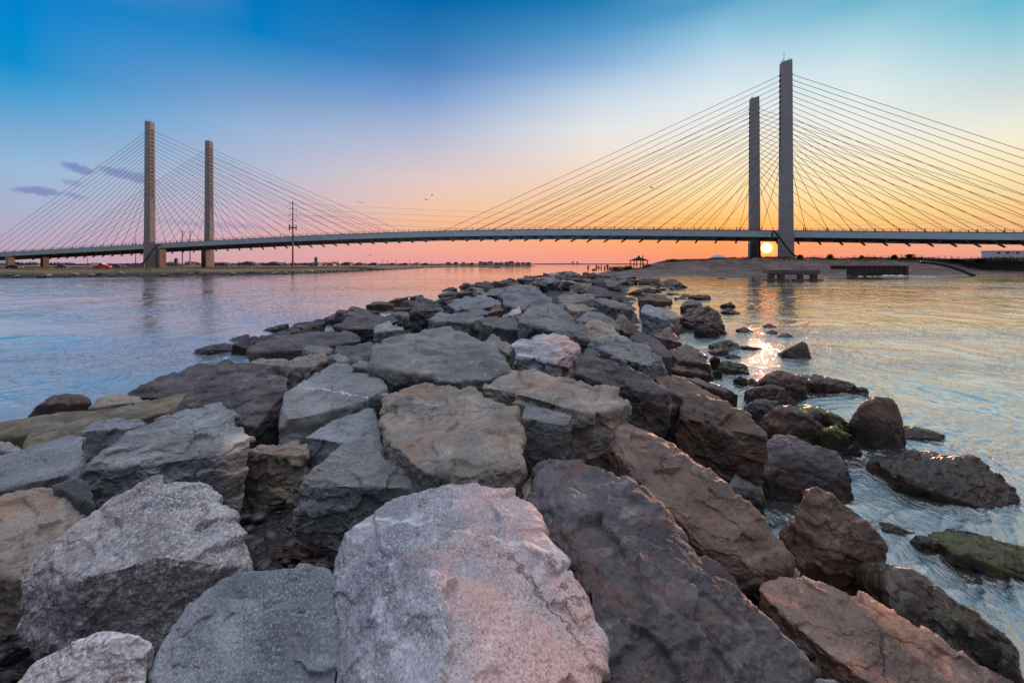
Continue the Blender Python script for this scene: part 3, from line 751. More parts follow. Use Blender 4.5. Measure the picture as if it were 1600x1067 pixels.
rockW(491, [(1128,487,.1),(1138,481,.3),(1157,489,.05)], [(1132,490),(1156,491)], 'wet', "small pointed dark rock furthest right of the jagged brown block", level=5)
rockW(481, [(1127,476,.1),(1141,472,.3),(1149,478,.05)], [(1129,480),(1148,480)], 'wet', "small flat rock beyond the pointed dark one", level=5)
rockW(519, [(1153,515,.1),(1164,511,.3),(1177,518,.05)], [(1156,519),(1175,519)], 'wet', "lone low hump rock in golden water nearest the jetty", level=5)
rockW(512, [(1194,509,.1),(1202,505,.3),(1215,511,.05)], [(1197,512),(1213,512)], 'wet', "topmost of three small rocks clustered in golden water", level=5, group="three small rocks in the golden water")
rockW(522, [(1198,520,.1),(1208,515,.3),(1216,519,.05)], [(1200,522),(1214,522)], 'wet', "middle one of three small rocks clustered in golden water", level=5, group="three small rocks in the golden water")
rockW(528, [(1217,526,.1),(1231,520,.3),(1242,527,.05)], [(1220,528),(1240,528)], 'wet', "lowest, rightmost of three small rocks clustered in golden water", level=5, group="three small rocks in the golden water")
rockW(468, [(1078,464,.1),(1082,461,.2),(1110,461,.2),(1111,465,.05)], [(1080,467),(1111,468)], 'wet', "flat dark bar of rock well out from the jagged brown rocks", level=5)
rockW(447.5, [(1028,443,.1),(1043,436,.3),(1052,434,.3),(1068,444,.05)], [(1032,447.5),(1066,447.5)], 'wet', "dark sloping boulder at the far end of the right shallows", level=6)
rockW(444.5, [(998,436,.1),(1000,433.5,.3),(1030,433.5,.3),(1031,436,.1)], [(999,444.5),(1031,444.5)], 'brown', "box-shaped brown rock at the far end beside the dark sloping boulder", level=5, rough=.5, p=90)
rockW(436, [(1122,435,.1),(1128,433.6,.2),(1136,435.4,.05)], [(1124,436),(1135,436)], 'wet', "tiny far rock tip in the bay before the beach", level=4)

# left shoulder and far crest
rockT(1.3, [(384,549,-.15),(391,540,0),(422,527,.03),(475,519,.05),(521,514,.1),(545,518,.07),(567,530,-.1),(505,543,-.12),(440,547,-.12)], [(385,561),(442,565),(500,555),(560,542)], 'dark', "long low dark slab at the left waterline halfway along", level=6, rough=.7)
rockT(1.7, [(520,510,-.1),(537,498,0),(566,490,.05),(601,493,.05),(624,500,0),(590,512,-.1),(545,514,-.12)], [(582,529),(550,521)], 'dark', "dark rounded boulder above the long low slab on the left", level=6)
rockT(2.2, [(585,520,-.06),(589,510,0),(607,504,.02),(635,513,-.02),(610,515,-.04)], [(585,533),(612,533),(634,522)], 'blue', "small blue-grey stone at the left corner of the table boulder", level=6)
rockT(2.2, [(642,488,-.2),(655,479,-.05),(664,466,.16),(677,467,.16),(682,479,0),(695,487,-.1)], [(669,509),(640,506),(690,505)], 'dark', "upright dark lumpy rock on the left skyline", level=6, rough=1.3)
rockT(2.6, [(669,497,0),(684,488,.03),(721,489,.03),(755,495,0),(735,504,-.03),(680,501,-.02)], [(669,515),(724,528),(754,532),(761,523)], 'grey', "square-ended block with dark pitted front behind the table boulder", level=6)
rockT(2.6, [(752,495,0),(794,494,.02),(825,508,-.03),(812,516,-.05),(755,507,-.02)], [(823,521),(796,540),(760,524)], 'grey', "flat stone overhanging a dark gap right of the square-ended block", level=6)
rockT(2.4, [(754,532,-.05),(766,520,0),(779,527,0),(799,540,-.06),(807,559,-.16),(780,545,-.1)], [(806,562),(775,548)], 'tan', "small slanting layered stone at the right corner of the table boulder", level=6)
rockT(2.72, [(806,500,-.06),(832,480,.0),(862,478,.03),(890,490,0),(913,513,-.07),(917,532,-.14),(890,525,-.1),(840,505,-.05)], [(912,540),(830,525)], 'grey', "large smooth grey boulder on the crest above the pinkish one", level=7)
rockT(2.6, [(785,462,0),(802,457,.02),(840,453,.03),(860,467,0),(860,480,-.05),(812,484,-.08),(786,475,-.05)], [(820,492),(790,482)], 'blue', "broad grey boulder on the crest behind the large smooth one", level=6)
rockT(2.3, [(700,476,-.03),(729,464,.03),(760,463,.03),(785,474,-.02),(760,481,-.06),(712,486,-.08)], [(765,490),(715,492)], 'blue', "wide bluish boulder on the left of the crest", level=6)
rockT(2.3, [(750,459,-.02),(775,451,.02),(811,445,.05),(842,449,.03),(800,460,-.05)], [(790,468),(755,466)], 'grey', "long sloping grey slab on the left skyline towards the far end", level=6)
rockT(2.72, [(809,437,.0),(812,435,.0),(830,434.5,.0),(832,437,0)], [(811,447),(832,445)], 'dark', "dark box-shaped stone perched on the distant crest", level=5, rough=.5, p=90)
rockT(2.2, [(722,492,-.05),(735,482,.02),(752,480,.02),(772,491,-.04)], [(770,495),(725,495)], 'grey', "low grey stone behind the square-ended block", level=6)
rockT(2.35, [(762,489,-.05),(778,475,.05),(790,484,-.02)], [(789,492),(765,494)], 'brown', "small brown pointed stone between the grey crest boulders", level=6)
rockT(2.4, [(780,498,-.05),(800,489,0),(812,478,.03),(815,488,-.02)], [(813,504),(785,504)], 'pink', "pale pinkish knob stone beside the large smooth crest boulder", level=6)
rockT(2.0, [(438,571,-.05),(451,562,0),(475,556,.03),(508,552,.04),(518,562,-.02),(480,575,-.1)], [(471,593),(463,606),(440,590),(515,576)], 'tan', "orange-brown stone with a ribbed lit side above the white-lined block", level=6, rough=1.2)
rockT(2.2, [(466,600,-.08),(500,577,0),(529,566,.03),(552,574,0),(552,584,-.04),(510,592,-.06)], [(545,592),(480,606)], 'blue', "small two-toned stone right behind the white-lined block", level=6)
rockT(2.15, [(512,556,0),(530,552,.02),(549,561,-.03),(535,568,-.05)], [(545,572)], 'grey', "small flat grey stone behind the two-toned one", level=5)
rockT(2.15, [(520,546,-.05),(556,541,0),(578,535,.04),(592,551,-.05),(552,563,-.1)], [(590,562),(555,570)], 'grey', "dark blue-grey stone wedged at the left of the table boulder", level=6)
rockT(2.2, [(549,572,-.04),(562,562,0),(582,566,-.02),(590,578,-.08)], [(590,588),(552,588)], 'blue', "small round stone under the left edge of the table boulder", level=5)
rockT(1.7, [(385,566,-.05),(420,560,0),(452,562,0),(450,570,-.05),(400,574,-.06)], [(430,578),(395,580)], 'tan', "thin flat brown stone behind the pyramid boulder", level=5)
rockT(1.9, [(470,545,-.04),(490,538,0),(522,544,-.02),(505,554,-.06)], [(515,558),(475,556)], 'grey', "grey stone directly in front of the long low dark slab", level=5)
rockT(2.72, [(917,456,-.05),(924,447,0),(946,450,.0),(957,462,-.06),(932,464,-.06)], [(955,469),(932,466)], 'dark', "dark smooth boulder on the far crest left of the people", level=6, rough=.5)
rockT(2.6, [(927,468,-.03),(945,465,0),(967,472,0),(992,483,-.04),(960,482,-.06)], [(988,489),(960,490),(930,480)], 'grey', "long grey boulder below the dark smooth one on the crest", level=6)
rockT(2.7, [(883,477,0),(915,475,.02),(932,484,-.02),(895,487,-.03)], [(893,497),(930,497)], 'tan', "flat brownish stone over a dark gap on the crest", level=6)
rockT(2.65, [(897,500,-.05),(917,488,0),(938,487,.02),(958,499,-.02),(968,514,-.1),(930,500,-.03)], [(965,518),(905,512)], 'grey', "grey humped boulder above the pale standing stone", level=6)
rockT(1.95, [(1000,487,-.06),(1008,476,0),(1023,479,.02),(1038,490,-.04),(1048,502,-.2)], [(1020,505),(1045,507),(1002,500)], 'blue', "blue-grey boulder with a broad dark side on the right slope, farther out", level=6)
rockT(1.5, [(1023,481,0),(1044,479,.02),(1064,495,-.1),(1048,500,-.12),(1030,489,-.03)], [(1062,502),(1045,505)], 'pale', "pale flat slab catching light on the far right slope", level=6)
rockT(1.65, [(995,467,-.05),(1023,459,.03),(1037,462,.02),(1050,471,-.08),(1025,470,-.05)], [(1026,480),(1046,476),(1000,474)], 'brown', "long dark brown boulder on the far right slope", level=6)
rockT(1.3, [(1008,508,-.05),(1029,499,.02),(1048,504,-.02),(1056,511,-.1)], [(1050,516),(1015,515)], 'wet', "dark wet stone at the foot of the blue-grey boulder", level=5)
rockT(.85, [(1060,478,-.1),(1080,467,.1),(1098,474,-.05)], [(1095,482),(1062,484)], 'wet', "brown rock beyond the jagged block near the far right waterline", level=5)
rockT(2.5, [(880,525,-.05),(905,515,.02),(920,525,-.03)], [(918,535),(885,535)], 'dark', "small dark stone wedged beside the pale standing stone", level=5)
# ------------------------------------------------------------------ the rest of the jetty's stones
rnd = random.Random(5)
def covered(x, y, r):
    for x0, x1, y0, y1, a in ROCKS:
        if x > x0 - r * .55 and x < x1 + r * .55 and y > y0 - r * .55 and y < y1 + r * .55:
            return True
    return False
def lump(x, y, z, sx, sy, sz, rz, rs):
    """corner points of an angular block"""
    pts = []
    for i in (-1, 1):
        for j in (-1, 1):
            for k in (-1, 1):
                p = Vector((i * sx * rs.uniform(.6, 1), j * sy * rs.uniform(.6, 1), k * sz * rs.uniform(.65, 1)))
                pts.append(p)
    for _ in range(3):
        pts.append(Vector((rs.uniform(-1, 1) * sx, rs.uniform(-1, 1) * sy, sz * rs.uniform(.9, 1.2))))
    M = Matrix.Rotation(rz, 3, 'Z') @ Matrix.Rotation(rs.uniform(-.28, .28), 3, 'X') @ Matrix.Rotation(rs.uniform(-.28, .28), 3, 'Y')
    return [tuple(M @ p + Vector((x, y, z))) for p in pts]
def zone_label(x, y):
    xc = .135 * y
    side = "on the crest" if abs(x - xc) < 2.3 else ("on the left flank" if x < xc else "on the right flank")
    if y < 14: d = "between the large near boulders"; sz = "half-hidden grey filler stone"
    elif y < 26: d = "halfway along the jetty"; sz = "grey boulder"
    elif y < 48: d = "farther along the jetty"; sz = "grey boulder"
    else: d = "at the jetty's beach end"; sz = "small grey boulder"
    return "%s %s %s" % (sz, side, d)
cand = []
y = 3.2; placed = []
count = 0
target = 160
tries = 0
while count < target and tries < 60000:
    tries += 1
    # sample so that the count per picture area stays even
    t = rnd.random()
    yy = 3.0 * (104 / 3.0) ** (t ** .62)
    xl = float(np.interp(yy, _LY, _LX)); xr = float(np.interp(yy, _LY, _RX))
    xx = rnd.uniform(xl, xr)
    if abs(xx / max(yy, .1)) > 1.35: continue
    base = rnd.uniform(.5, .95) if yy > 14 else rnd.uniform(.24, .5)
    if yy > 40: base *= 1.25
    zj = float(jetty_z(xx, yy))
    if yy < 26 and covered(xx, yy, base * (1.0 if yy > 14 else .2)): continue
    if yy >= 26 and covered(xx, yy, base * .1): continue
    if any((xx - a) ** 2 + (yy - b2) ** 2 < ((base + c) * (.78 if yy > 14 else .95)) ** 2 for a, b2, c in placed): continue
    placed.append((xx, yy, base))
    sz = base * rnd.uniform(.45, .65)
    if yy > 14:
        zz = zj - sz * .75 + rnd.uniform(-.1, .06)
        if yy > 60: zz -= .15 + (yy - 60) * .004
    else:
        zz = core_z(xx, yy) + sz * .1
    zz = min(zz, 1.62 - sz)
    pts = lump(xx, yy, zz, base * rnd.uniform(.85, 1.35), base * rnd.uniform(.7, 1.0), sz, rnd.uniform(0, 3.14), rnd)
    side = xx - .135 * yy
    if zj < .38: mk = rnd.choice(['wet', 'wet', 'dark', 'brown'])
    elif side > 2.5: mk = rnd.choice(['brown', 'dark', 'dark', 'grey'])
    elif side < -3.5: mk = rnd.choice(['dark', 'dark', 'grey', 'blue'])
    else: mk = rnd.choice(['grey', 'dark', 'tan', 'grey', 'blue', 'brown'])
    px = base / yy * F
    lv = 6 if px > 32 else (5 if px > 9 else 4)
    lab = zone_label(xx, yy)
    put_rock(pts, lv, mk, lab, group="boulders " + lab.split("boulder ")[-1].split("stone ")[-1])
    ROCKS.pop()
    count += 1
print("scattered", count, tries)

# small rocks strewn in the right shallows
sh = 0
for k in range(400):
    if sh >= 30: break
    yy = rnd.uniform(13, 62); xr = float(np.interp(yy, _LY, _RX))
    xx = xr + rnd.uniform(-1.2, 1.4 + yy * .03)
    if covered(xx, yy, .2): continue
    s_ = rnd.uniform(.22, .5)
    pts = lump(xx, yy, rnd.uniform(-.12, .02), s_ * 1.4, s_, s_ * .5, rnd.uniform(0, 3), rnd)
    put_rock(pts, 4, rnd.choice(['wet', 'wet', 'moss']), "small wet brown rock strewn in the shallows right of the jetty", group="small rocks strewn in the right shallows")
    sh += 1

# rubble core, coloured near black to deepen the shade in the gaps
m, bb, pr = mat("shade_dark_rubble")
tc = bb.n('ShaderNodeTexCoord').outputs['Object']
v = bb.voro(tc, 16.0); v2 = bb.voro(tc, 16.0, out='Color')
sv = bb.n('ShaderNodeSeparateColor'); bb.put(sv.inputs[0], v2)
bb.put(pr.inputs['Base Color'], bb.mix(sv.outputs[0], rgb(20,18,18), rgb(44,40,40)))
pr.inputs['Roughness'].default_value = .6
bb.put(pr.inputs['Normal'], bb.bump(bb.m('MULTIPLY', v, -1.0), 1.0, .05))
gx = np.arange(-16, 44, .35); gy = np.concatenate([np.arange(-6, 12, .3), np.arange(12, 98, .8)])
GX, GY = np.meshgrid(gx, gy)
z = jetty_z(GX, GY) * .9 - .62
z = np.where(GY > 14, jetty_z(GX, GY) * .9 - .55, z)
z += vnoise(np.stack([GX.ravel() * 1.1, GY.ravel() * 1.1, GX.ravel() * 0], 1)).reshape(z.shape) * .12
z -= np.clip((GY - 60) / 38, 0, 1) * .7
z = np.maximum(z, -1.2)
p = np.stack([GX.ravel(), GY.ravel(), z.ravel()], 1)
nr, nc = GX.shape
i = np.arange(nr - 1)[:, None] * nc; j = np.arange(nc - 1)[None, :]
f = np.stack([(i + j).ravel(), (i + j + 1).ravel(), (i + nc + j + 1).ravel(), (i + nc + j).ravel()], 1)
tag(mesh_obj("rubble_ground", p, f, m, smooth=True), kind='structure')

# pebbles and dry reed bits washed into the gaps
def pebble_field():
    U, Fc = ico(2)
    rs = np.random.RandomState(4)
    vs = []; fs = []; n = 0
    for k in range(2600):
        yy = rs.uniform(1.0, 7.5); xx = rs.uniform(-1.25, .9) * yy
        s_ = rs.uniform(.018, .06)
        z = core_z(xx, yy) + s_ * .4 + rs.uniform(0, .06)
        A = rs.randn(3, 3) * .22 + np.eye(3)
        vs.append(U @ A * s_ * np.array([1.2, 1, .7]) + [xx, yy, z]); fs.append(Fc + n); n += len(U)
    o = mesh_obj("pebbles", np.vstack(vs), np.vstack(fs), simple("pebble_stone", rgb(52,48,48), .5, var=.6, scale=9.0))
    tag(o, "dark small stones lying down in the gaps between boulders", kind='stuff')
    mb = MB()
    r2 = random.Random(9)
    for cx_, cy_ in [(430, 860), (400, 835), (40, 1010), (70, 1040), (20, 985), (235, 1010), (470, 850), (360, 880)]:
        for k in range(11):
            x, y, _ = P(cx_ + r2.uniform(-45, 45), cy_ + r2.uniform(-25, 30), .85)
            z = core_z(x, y) + .08 + r2.uniform(0, .06)
            a = r2.uniform(-.5, .5); L = r2.uniform(.08, .30)
            d = Vector((math.cos(a), math.sin(a), r2.uniform(-.15, .25))) * L
            q = Vector((x, y, z))
            mb.tube([q, q + d * .5 + Vector((0, 0, .01)), q + d], r2.uniform(.002, .0045), 5)
    o = mb.build("dry_reeds", simple("dry_reed", rgb(84, 54, 42), .8))
    tag(o, "reddish dry reed and twig bits washed between the boulders", kind='stuff')
pebble_field()
# ------------------------------------------------------------------ the cable-stayed bridge
UX, UY = -0.9757, 0.2188            # along the bridge, towards the left bank
NX, NY = 0.2188, 0.9757             # across it, away from us
PA = np.array([97.5, 149.0])        # near pylon on the right bank
SPAN = 288.0
def BP(s, n, z):
    """point on the bridge: s metres left of the right near pylon, n metres behind the near cable plane"""
    return (PA[0] + UX * s + NX * n, PA[1] + UY * s + NY * n, z)
_dz = [(-330, 2.0), (-250, 5.6), (-180, 7.9), (-68, 9.95), (0, 11.9), (64, 13.55), (104, 14.1), (144, 14.0), (204, 12.95), (288, 10.25), (395, 6.6), (470, 4.0), (620, .2)]
_sx = np.array([q[0] for q in _dz], float); _sz = np.array([q[1] for q in _dz])
def deck_top(s):
    # smoothed through the survey points
    k = np.array([-24, -16, -8, 0, 8, 16, 24])
    return float(np.mean(np.interp(s + k, _sx, _sz))) + H
def build_bridge():
    DW = 32.5
    conc = simple("pylon_concrete", rgb(144, 141, 143), .85, var=.10, scale=.35)
    steel = simple("girder_paint", rgb(168, 192, 202), .6, var=.08, scale=.3)
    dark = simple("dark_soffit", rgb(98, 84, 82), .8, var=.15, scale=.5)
    cabm = simple("stay_cable_sheath", rgb(62, 56, 60), .5, var=.1)
    railm = simple("rail_steel", rgb(70, 66, 70), .5, var=.1)
    root = empty("cable_stayed_bridge", BP(SPAN / 2, DW / 2, 0), "long cable-stayed road bridge with four tall concrete pylons crossing the inlet at sunset", "bridge")
    ox, oy, _ = root.location
    def L(s, n, z):
        x, y, zz = BP(s, n, z); return (x - ox, y - oy, zz)
    ss = np.arange(-300, 600.1, 7.3)
    def ribbon(name, n0, n1, t0, t1, m, smooth=False):
        mb = MB()
        v = []
        for s in ss:
            d = deck_top(s)
            v += [L(s, n0, d + t0), L(s, n1, d + t0), L(s, n1, d + t1), L(s, n0, d + t1)]
        f = []
        for i in range(len(ss) - 1):
            a = i * 4; c = a + 4
            for k in range(4): f.append((a + k, a + (k + 1) % 4, c + (k + 1) % 4, c + k))
        f.append((3, 2, 1, 0)); e = (len(ss) - 1) * 4; f.append((e, e + 1, e + 2, e + 3))
        mb.add(v, f)
        return mb.build(name, m, root)
    asph = simple("deck_asphalt", (0.05, 0.05, 0.052), .9)
    ribbon("deck_slab", 2.75, DW - 2.75, -.55, -.16, asph)
    ribbon("edge_girder", 1.9, 2.7, -2.15, 0.0, steel)
    ribbon("edge_girder", DW - 2.7, DW - 1.9, -2.15, 0.0, steel)
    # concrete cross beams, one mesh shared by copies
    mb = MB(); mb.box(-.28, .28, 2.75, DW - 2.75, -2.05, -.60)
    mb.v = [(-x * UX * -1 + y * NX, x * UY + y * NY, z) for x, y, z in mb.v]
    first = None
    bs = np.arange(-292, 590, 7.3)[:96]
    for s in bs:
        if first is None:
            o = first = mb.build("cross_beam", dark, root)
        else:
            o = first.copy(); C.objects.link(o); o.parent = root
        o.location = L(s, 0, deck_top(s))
    # parapet and railing, one run each side
    for nn in (2.0, DW - 2.0):
        mb = MB()
        for s in np.arange(-298, 598, 2.43):
            d = deck_top(s); x, y, z = L(s, nn, d)
            big_ = abs((s / 2.43) % 3) < 1
            w = .10 if big_ else .06
            mb.box(x - w, x + w, y - w, y + w, d, d + (1.45 if big_ else 1.15))
        for hh in (.45, .8, 1.15):
            mb.tube([L(s, nn, deck_top(s) + hh) for s in ss], .035, 4)
        mb.build("railing", railm, root)
    # inner barrier between the walkway and the road
    ribbon("walkway_barrier", 6.4, 6.75, -.14, .72, conc)
    ribbon("walkway_barrier", DW - 6.75, DW - 6.4, -.14, .72, conc)
    # pylons
    def pylon(s, n, top, ground):
        mb = MB()
        secs = [(ground - 2, 2.15, 1.75), (ground + 7, 2.12, 1.72), (deck_top(s) - 3, 2.0, 1.62), (34, 1.86, 1.5), (top - 2.2, 1.68, 1.38), (top, 1.66, 1.36)]
        v = []; f = []
        ch = .28
        for z, a, c in secs:
            ring = [(-a + ch, -c), (a - ch, -c), (a, -c + ch), (a, c - ch), (a - ch, c), (-a + ch, c), (-a, c - ch), (-a, -c + ch)]
            for (u, w) in ring:
                zz = z
                if z == top: zz = z + (.25 if (u > 0) == (s < 100) else -.35) * (1 if abs(u) > a * .5 else .5)
                v.append(L(s - u, n + w, zz))
        for i in range(len(secs) - 1):
            for k in range(8): f.append((i*8+k, i*8+(k+1) % 8, (i+1)*8+(k+1) % 8, (i+1)*8+k))
        f.append(tuple(range(7, -1, -1))); f.append(tuple((len(secs)-1)*8 + k for k in range(8)))
        mb.add(v, f)
        # construction joints, 4 cm proud
        for z in np.arange(ground + 6, top - 3, 6.2):
            t = np.interp(z, [q[0] for q in secs], [q[1] for q in secs]) + .015
            t2 = np.interp(z, [q[0] for q in secs], [q[2] for q in secs]) + .015
            c = ch
            ring = [(-t + c, -t2), (t - c, -t2), (t, -t2 + c), (t, t2 - c), (t - c, t2), (-t + c, t2), (-t, t2 - c), (-t, -t2 + c)]
            mb.cur = 1
            mb.hexa([L(s - u, n + w, z) for u, w in ring], [L(s - u, n + w, z + .14) for u, w in ring])
            mb.cur = 0
        # anchor recesses on the two faces along the bridge
        ab = mb; ab.cur = 2
        for k in range(18):
            z = top - 4.6 - 1.9 * k
            for sg in (-1, 1):
                x, y, _ = L(s + sg * 1.72, n, 0)
                ab.box(x - .35, x + .35, y - .35, y + .35, z - .42, z + .25)
        ab.cur = 0
        o = ab.build("pylon", [conc, simple("joint_concrete", rgb(126,122,124), .85), dark], root)
        mt = MB()
        for du, h_ in ((-.9, 1.3), (.6, 3.4 if (s < 50 and n < 5) else 1.2), (1.1, .8)):
            x, y, _ = L(s + du, n, 0)
            mt.tube([(x, y, top - .3), (x, y, top + h_)], .07, 6)
        for du in (-1.2, 1.2):
            for dw in (-1, 1):
                x, y, _ = L(s + du, n + dw, 0); mt.tube([(x, y, top - .3), (x, y, top + 1.0)], .04, 5)
        mt.build("lightning_rod", railm, o)
        return o
    TOP = 75.0
    spots = [(0, 0, TOP, 5.2), (0, DW, TOP - .4, 5.0), (SPAN, 0, TOP, 1.3), (SPAN, DW, TOP - .4, 1.3)]
    for s, n, t, g in spots: pylon(s, n, t, g)
    # pier walls that carry the deck between each pair of pylons
    mb = MB()
    for s, g in ((SPAN, 1.0),):
        for n0, n1, du0, du1 in ((1.9, 5.2, -3.8, -.2), (DW - 5.2, DW - 1.9, -3.6, -.4)):
            q = [L(s + du0, n0, 0), L(s + du1, n0, 0), L(s + du1, n1, 0), L(s + du0, n1, 0)]
            mb = MB(); mb.hexa([(x, y, g - 2) for x, y, _ in q], [(x, y, deck_top(s) - 2.2) for x, y, _ in q])
            mb.build("deck_pier", conc, root)
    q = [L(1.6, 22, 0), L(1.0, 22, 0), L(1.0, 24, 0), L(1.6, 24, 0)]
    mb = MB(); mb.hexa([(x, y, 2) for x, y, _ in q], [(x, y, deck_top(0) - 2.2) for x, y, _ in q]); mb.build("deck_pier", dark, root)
    for s in (392, -122, -180, -240):
        for n0 in (2.5, 17.5):
            q = [L(s - 1.1, n0 - 1.4, 0), L(s + 1.1, n0 - 1.4, 0), L(s + 1.1, n0 + 1.4, 0), L(s - 1.1, n0 + 1.4, 0)]
            if deck_top(s) - 2.3 < 1: continue
            mb = MB(); mb.hexa([(x, y, -.5) for x, y, _ in q], [(x, y, deck_top(s) - 2.3) for x, y, _ in q]); mb.build("approach_pier", conc, root)
    # stay cables: 18 to each side of every pylon; anchor housings stick out below the girders
    allc = []
    for s, n, top, g in spots:
        nd = 2.3 if n == 0 else DW - 2.3
        for sg in (-1, 1):
            for k in range(1, 19):
                s1 = s + sg * 7.3 * k
                z0 = top - 4.6 - 1.9 * (18 - k)
                a = Vector(L(s + sg * 1.7, n, z0)); c = Vector(L(s1, nd, deck_top(s1) - .1))
                allc.append((a, c, s, n))
    def cable(mb, a, c):
        d = (c - a).normalized()
        mid = (a + c) / 2 + Vector((0, 0, -.002 * (c - a).length))
        mb.tube([a, mid, c], .08, 6)
        mb.tube([c - d * 1.6, c + d * .2], .17, 6)
        mb.tube([c + d * .2, c + d * (3.1 / max(.35, -d.z) if -d.z > .5 else 6.4)], .36, 6)
    allc.sort(key=lambda q: (q[0] - Vector((-ox, -oy, H))).length + (q[1] - Vector((-ox, -oy, H))).length)
    for a, c, *_ in allc[:99]:
        mb = MB(); cable(mb, a, c); mb.build("stay_cable", cabm, root)
    mb = MB()
    for a, c, *_ in allc[99:]: cable(mb, a, c)
    tag(mb.build("stay_cable", cabm, root), kind='stuff')
    # curved drain pipes hung on the near pylons
    def pipe(pts, Y):
        mb = MB()
        mb.tube([Vector(PY(px, py, Y)) - Vector((ox, oy, 0)) for px, py in pts], .30, 8)
        mb.build("drain_pipe", cabm, root)
    pipe([(1206.5, 372), (1206.5, 364), (1208, 361), (1212, 364), (1220, 374), (1229, 386), (1236, 395), (1243, 400), (1252, 402)], 146.0)
    pipe([(252, 381), (246, 384), (240, 389), (234, 397), (229, 405), (223, 411), (216, 415), (206, 415)], 209.5)
build_bridge()
# ------------------------------------------------------------------ land on both sides
def sdist(X, Y, poly):
    """signed distance to an open shoreline polyline; positive on its left-hand side"""
    best = np.full(X.shape, 1e9); sg = np.ones(X.shape)
    for (x0, y0), (x1, y1) in zip(poly[:-1], poly[1:]):
        dx, dy = x1 - x0, y1 - y0; L2 = dx * dx + dy * dy
        t = np.clip(((X - x0) * dx + (Y - y0) * dy) / L2, 0, 1)
        d = np.hypot(X - x0 - t * dx, Y - y0 - t * dy)
        cr = dx * (Y - y0) - dy * (X - x0)
        u = d < best - 1e-6
        best = np.where(u, d, best); sg = np.where(u, np.sign(cr), sg)
    return best * sg
SH_R = [(200, 600), (133, 436), (58, 232), (30, 145), (21, 122), (18, 102), (22, 86), (30, 92), (39, 103), (49, 120), (55, 124), (63, 115), (75, 108), (106, 112), (140, 122), (171, 132), (260, 128), (420, 120), (900, 100)]
SH_L = [(-900, 70), (-300, 84), (-114, 93), (-85, 109), (-70, 131), (-65, 178), (-68, 280), (-74, 357), (-55, 470), (-10, 545), (26, 566), (34, 590), (20, 760), (0, 1200)]
def nz2(X, Y, f, o=4):
    return fbm(np.stack([X.ravel() * f, Y.ravel() * f, X.ravel() * 0 + 3], 1), o).reshape(X.shape)
def right_z(X, Y):
    X = np.asarray(X, float); Y = np.asarray(Y, float)
    d = sdist(X, Y, SH_R)
    xx = X - (Y - 150) * .33
    dune = (.78 * sstep(xx, 44, 54) + .22 * sstep(xx, 50, 82)) * (1 - sstep(Y, 420, 560))
    wob = nz2(X, Y, .07, 3) * 3.5
    z = np.interp(d, [-30, -3, 0, 5, 11], [-3, -.35, 0, .45, .85])
    z = np.minimum(z, (Y - 84) * .12)
    z2 = sstep(Y, 86, 100) * sstep(d + wob, 9, 27) * 3.9 * dune
    z3 = sstep(Y, 86, 96) * sstep(d, 8, 22) * (.15 + .019 * np.clip(Y - 115, 0, 80)) * (1 - dune)
    z = z + z2 + z3
    z += nz2(X, Y, .12, 4) * .38 * sstep(d, 6, 24) * (.4 + dune)
    z += nz2(X, Y, .5, 3) * .12 * sstep(d, 2, 12)
    # sandy scarp relief
    z -= np.clip(1 - np.abs(nz2(X, Y, .16, 3)) * 3.2, 0, 1) * .7 * sstep(d, 8, 14) * (1 - sstep(d, 22, 30)) * dune
    return z
def left_z(X, Y):
    X = np.asarray(X, float); Y = np.asarray(Y, float)
    d = sdist(X, Y, SH_L)
    z = np.interp(d, [-30, -2, 0, 3, 6, 12], [-3, -.3, 0, .9, 1.15, 1.35])
    z += nz2(X, Y, .25, 4) * .22 * sstep(d, 1, 6)
    return z
def sheet(name, gx, gy, fz, m):
    GX, GY = np.meshgrid(gx, gy)
    z = fz(GX, GY)
    p = np.stack([GX.ravel(), GY.ravel(), z.ravel()], 1)
    nr, nc = GX.shape
    i = np.arange(nr - 1)[:, None] * nc; j = np.arange(nc - 1)[None, :]
    f = np.stack([(i + j).ravel(), (i + j + 1).ravel(), (i + nc + j + 1).ravel(), (i + nc + j).ravel()], 1)
    keep = z.ravel()[f].max(1) > -.6
    return mesh_obj(name, p, f[keep], m, smooth=True)
m, bb, pr = mat("dune_sand")
geo = bb.n('ShaderNodeNewGeometry'); pos = geo.outputs['Position']
sp = bb.n('ShaderNodeSeparateXYZ'); bb.put(sp.inputs[0], pos)
n1 = bb.noise(pos, .12, 6, .6); n2 = bb.noise(pos, 1.2, 6, .7); n3 = bb.noise(bb.vm('MULTIPLY', pos, (.3, .3, 2.2)), 1.0, 5, .6)
c = bb.mix(bb.rng(n1, .35, .65), rgb(90,76,74), rgb(128,108,102))
c = bb.mix(bb.m('MULTIPLY', bb.rng(n3, .48, .58), .7), c, rgb(74,60,58))
veg = bb.m('MULTIPLY', bb.rng(bb.m('ADD', n2, bb.m('MULTIPLY', n1, .5)), .68, .86), bb.m('MULTIPLY', bb.rng(sp.outputs[2], 3.4, 5.0), .55))
c = bb.mix(veg, c, rgb(78, 78, 40))
c = bb.mix(bb.rng(sp.outputs[2], .35, .08), c, rgb(78, 68, 64))
bb.put(pr.inputs['Base Color'], c); bb.put(pr.inputs['Roughness'], bb.rng(sp.outputs[2], .1, .5, .45, .95))
bb.put(pr.inputs['Normal'], bb.bump(n2, 1.0, .18))
gx = np.concatenate([np.arange(8, 60, 1.2), np.arange(60, 260, 1.0), np.arange(260, 900, 12)])
gy = np.concatenate([np.arange(76, 190, 1.0), np.arange(190, 640, 8)])
tag(sheet("sand_dune", gx, gy, right_z, m), kind='structure')

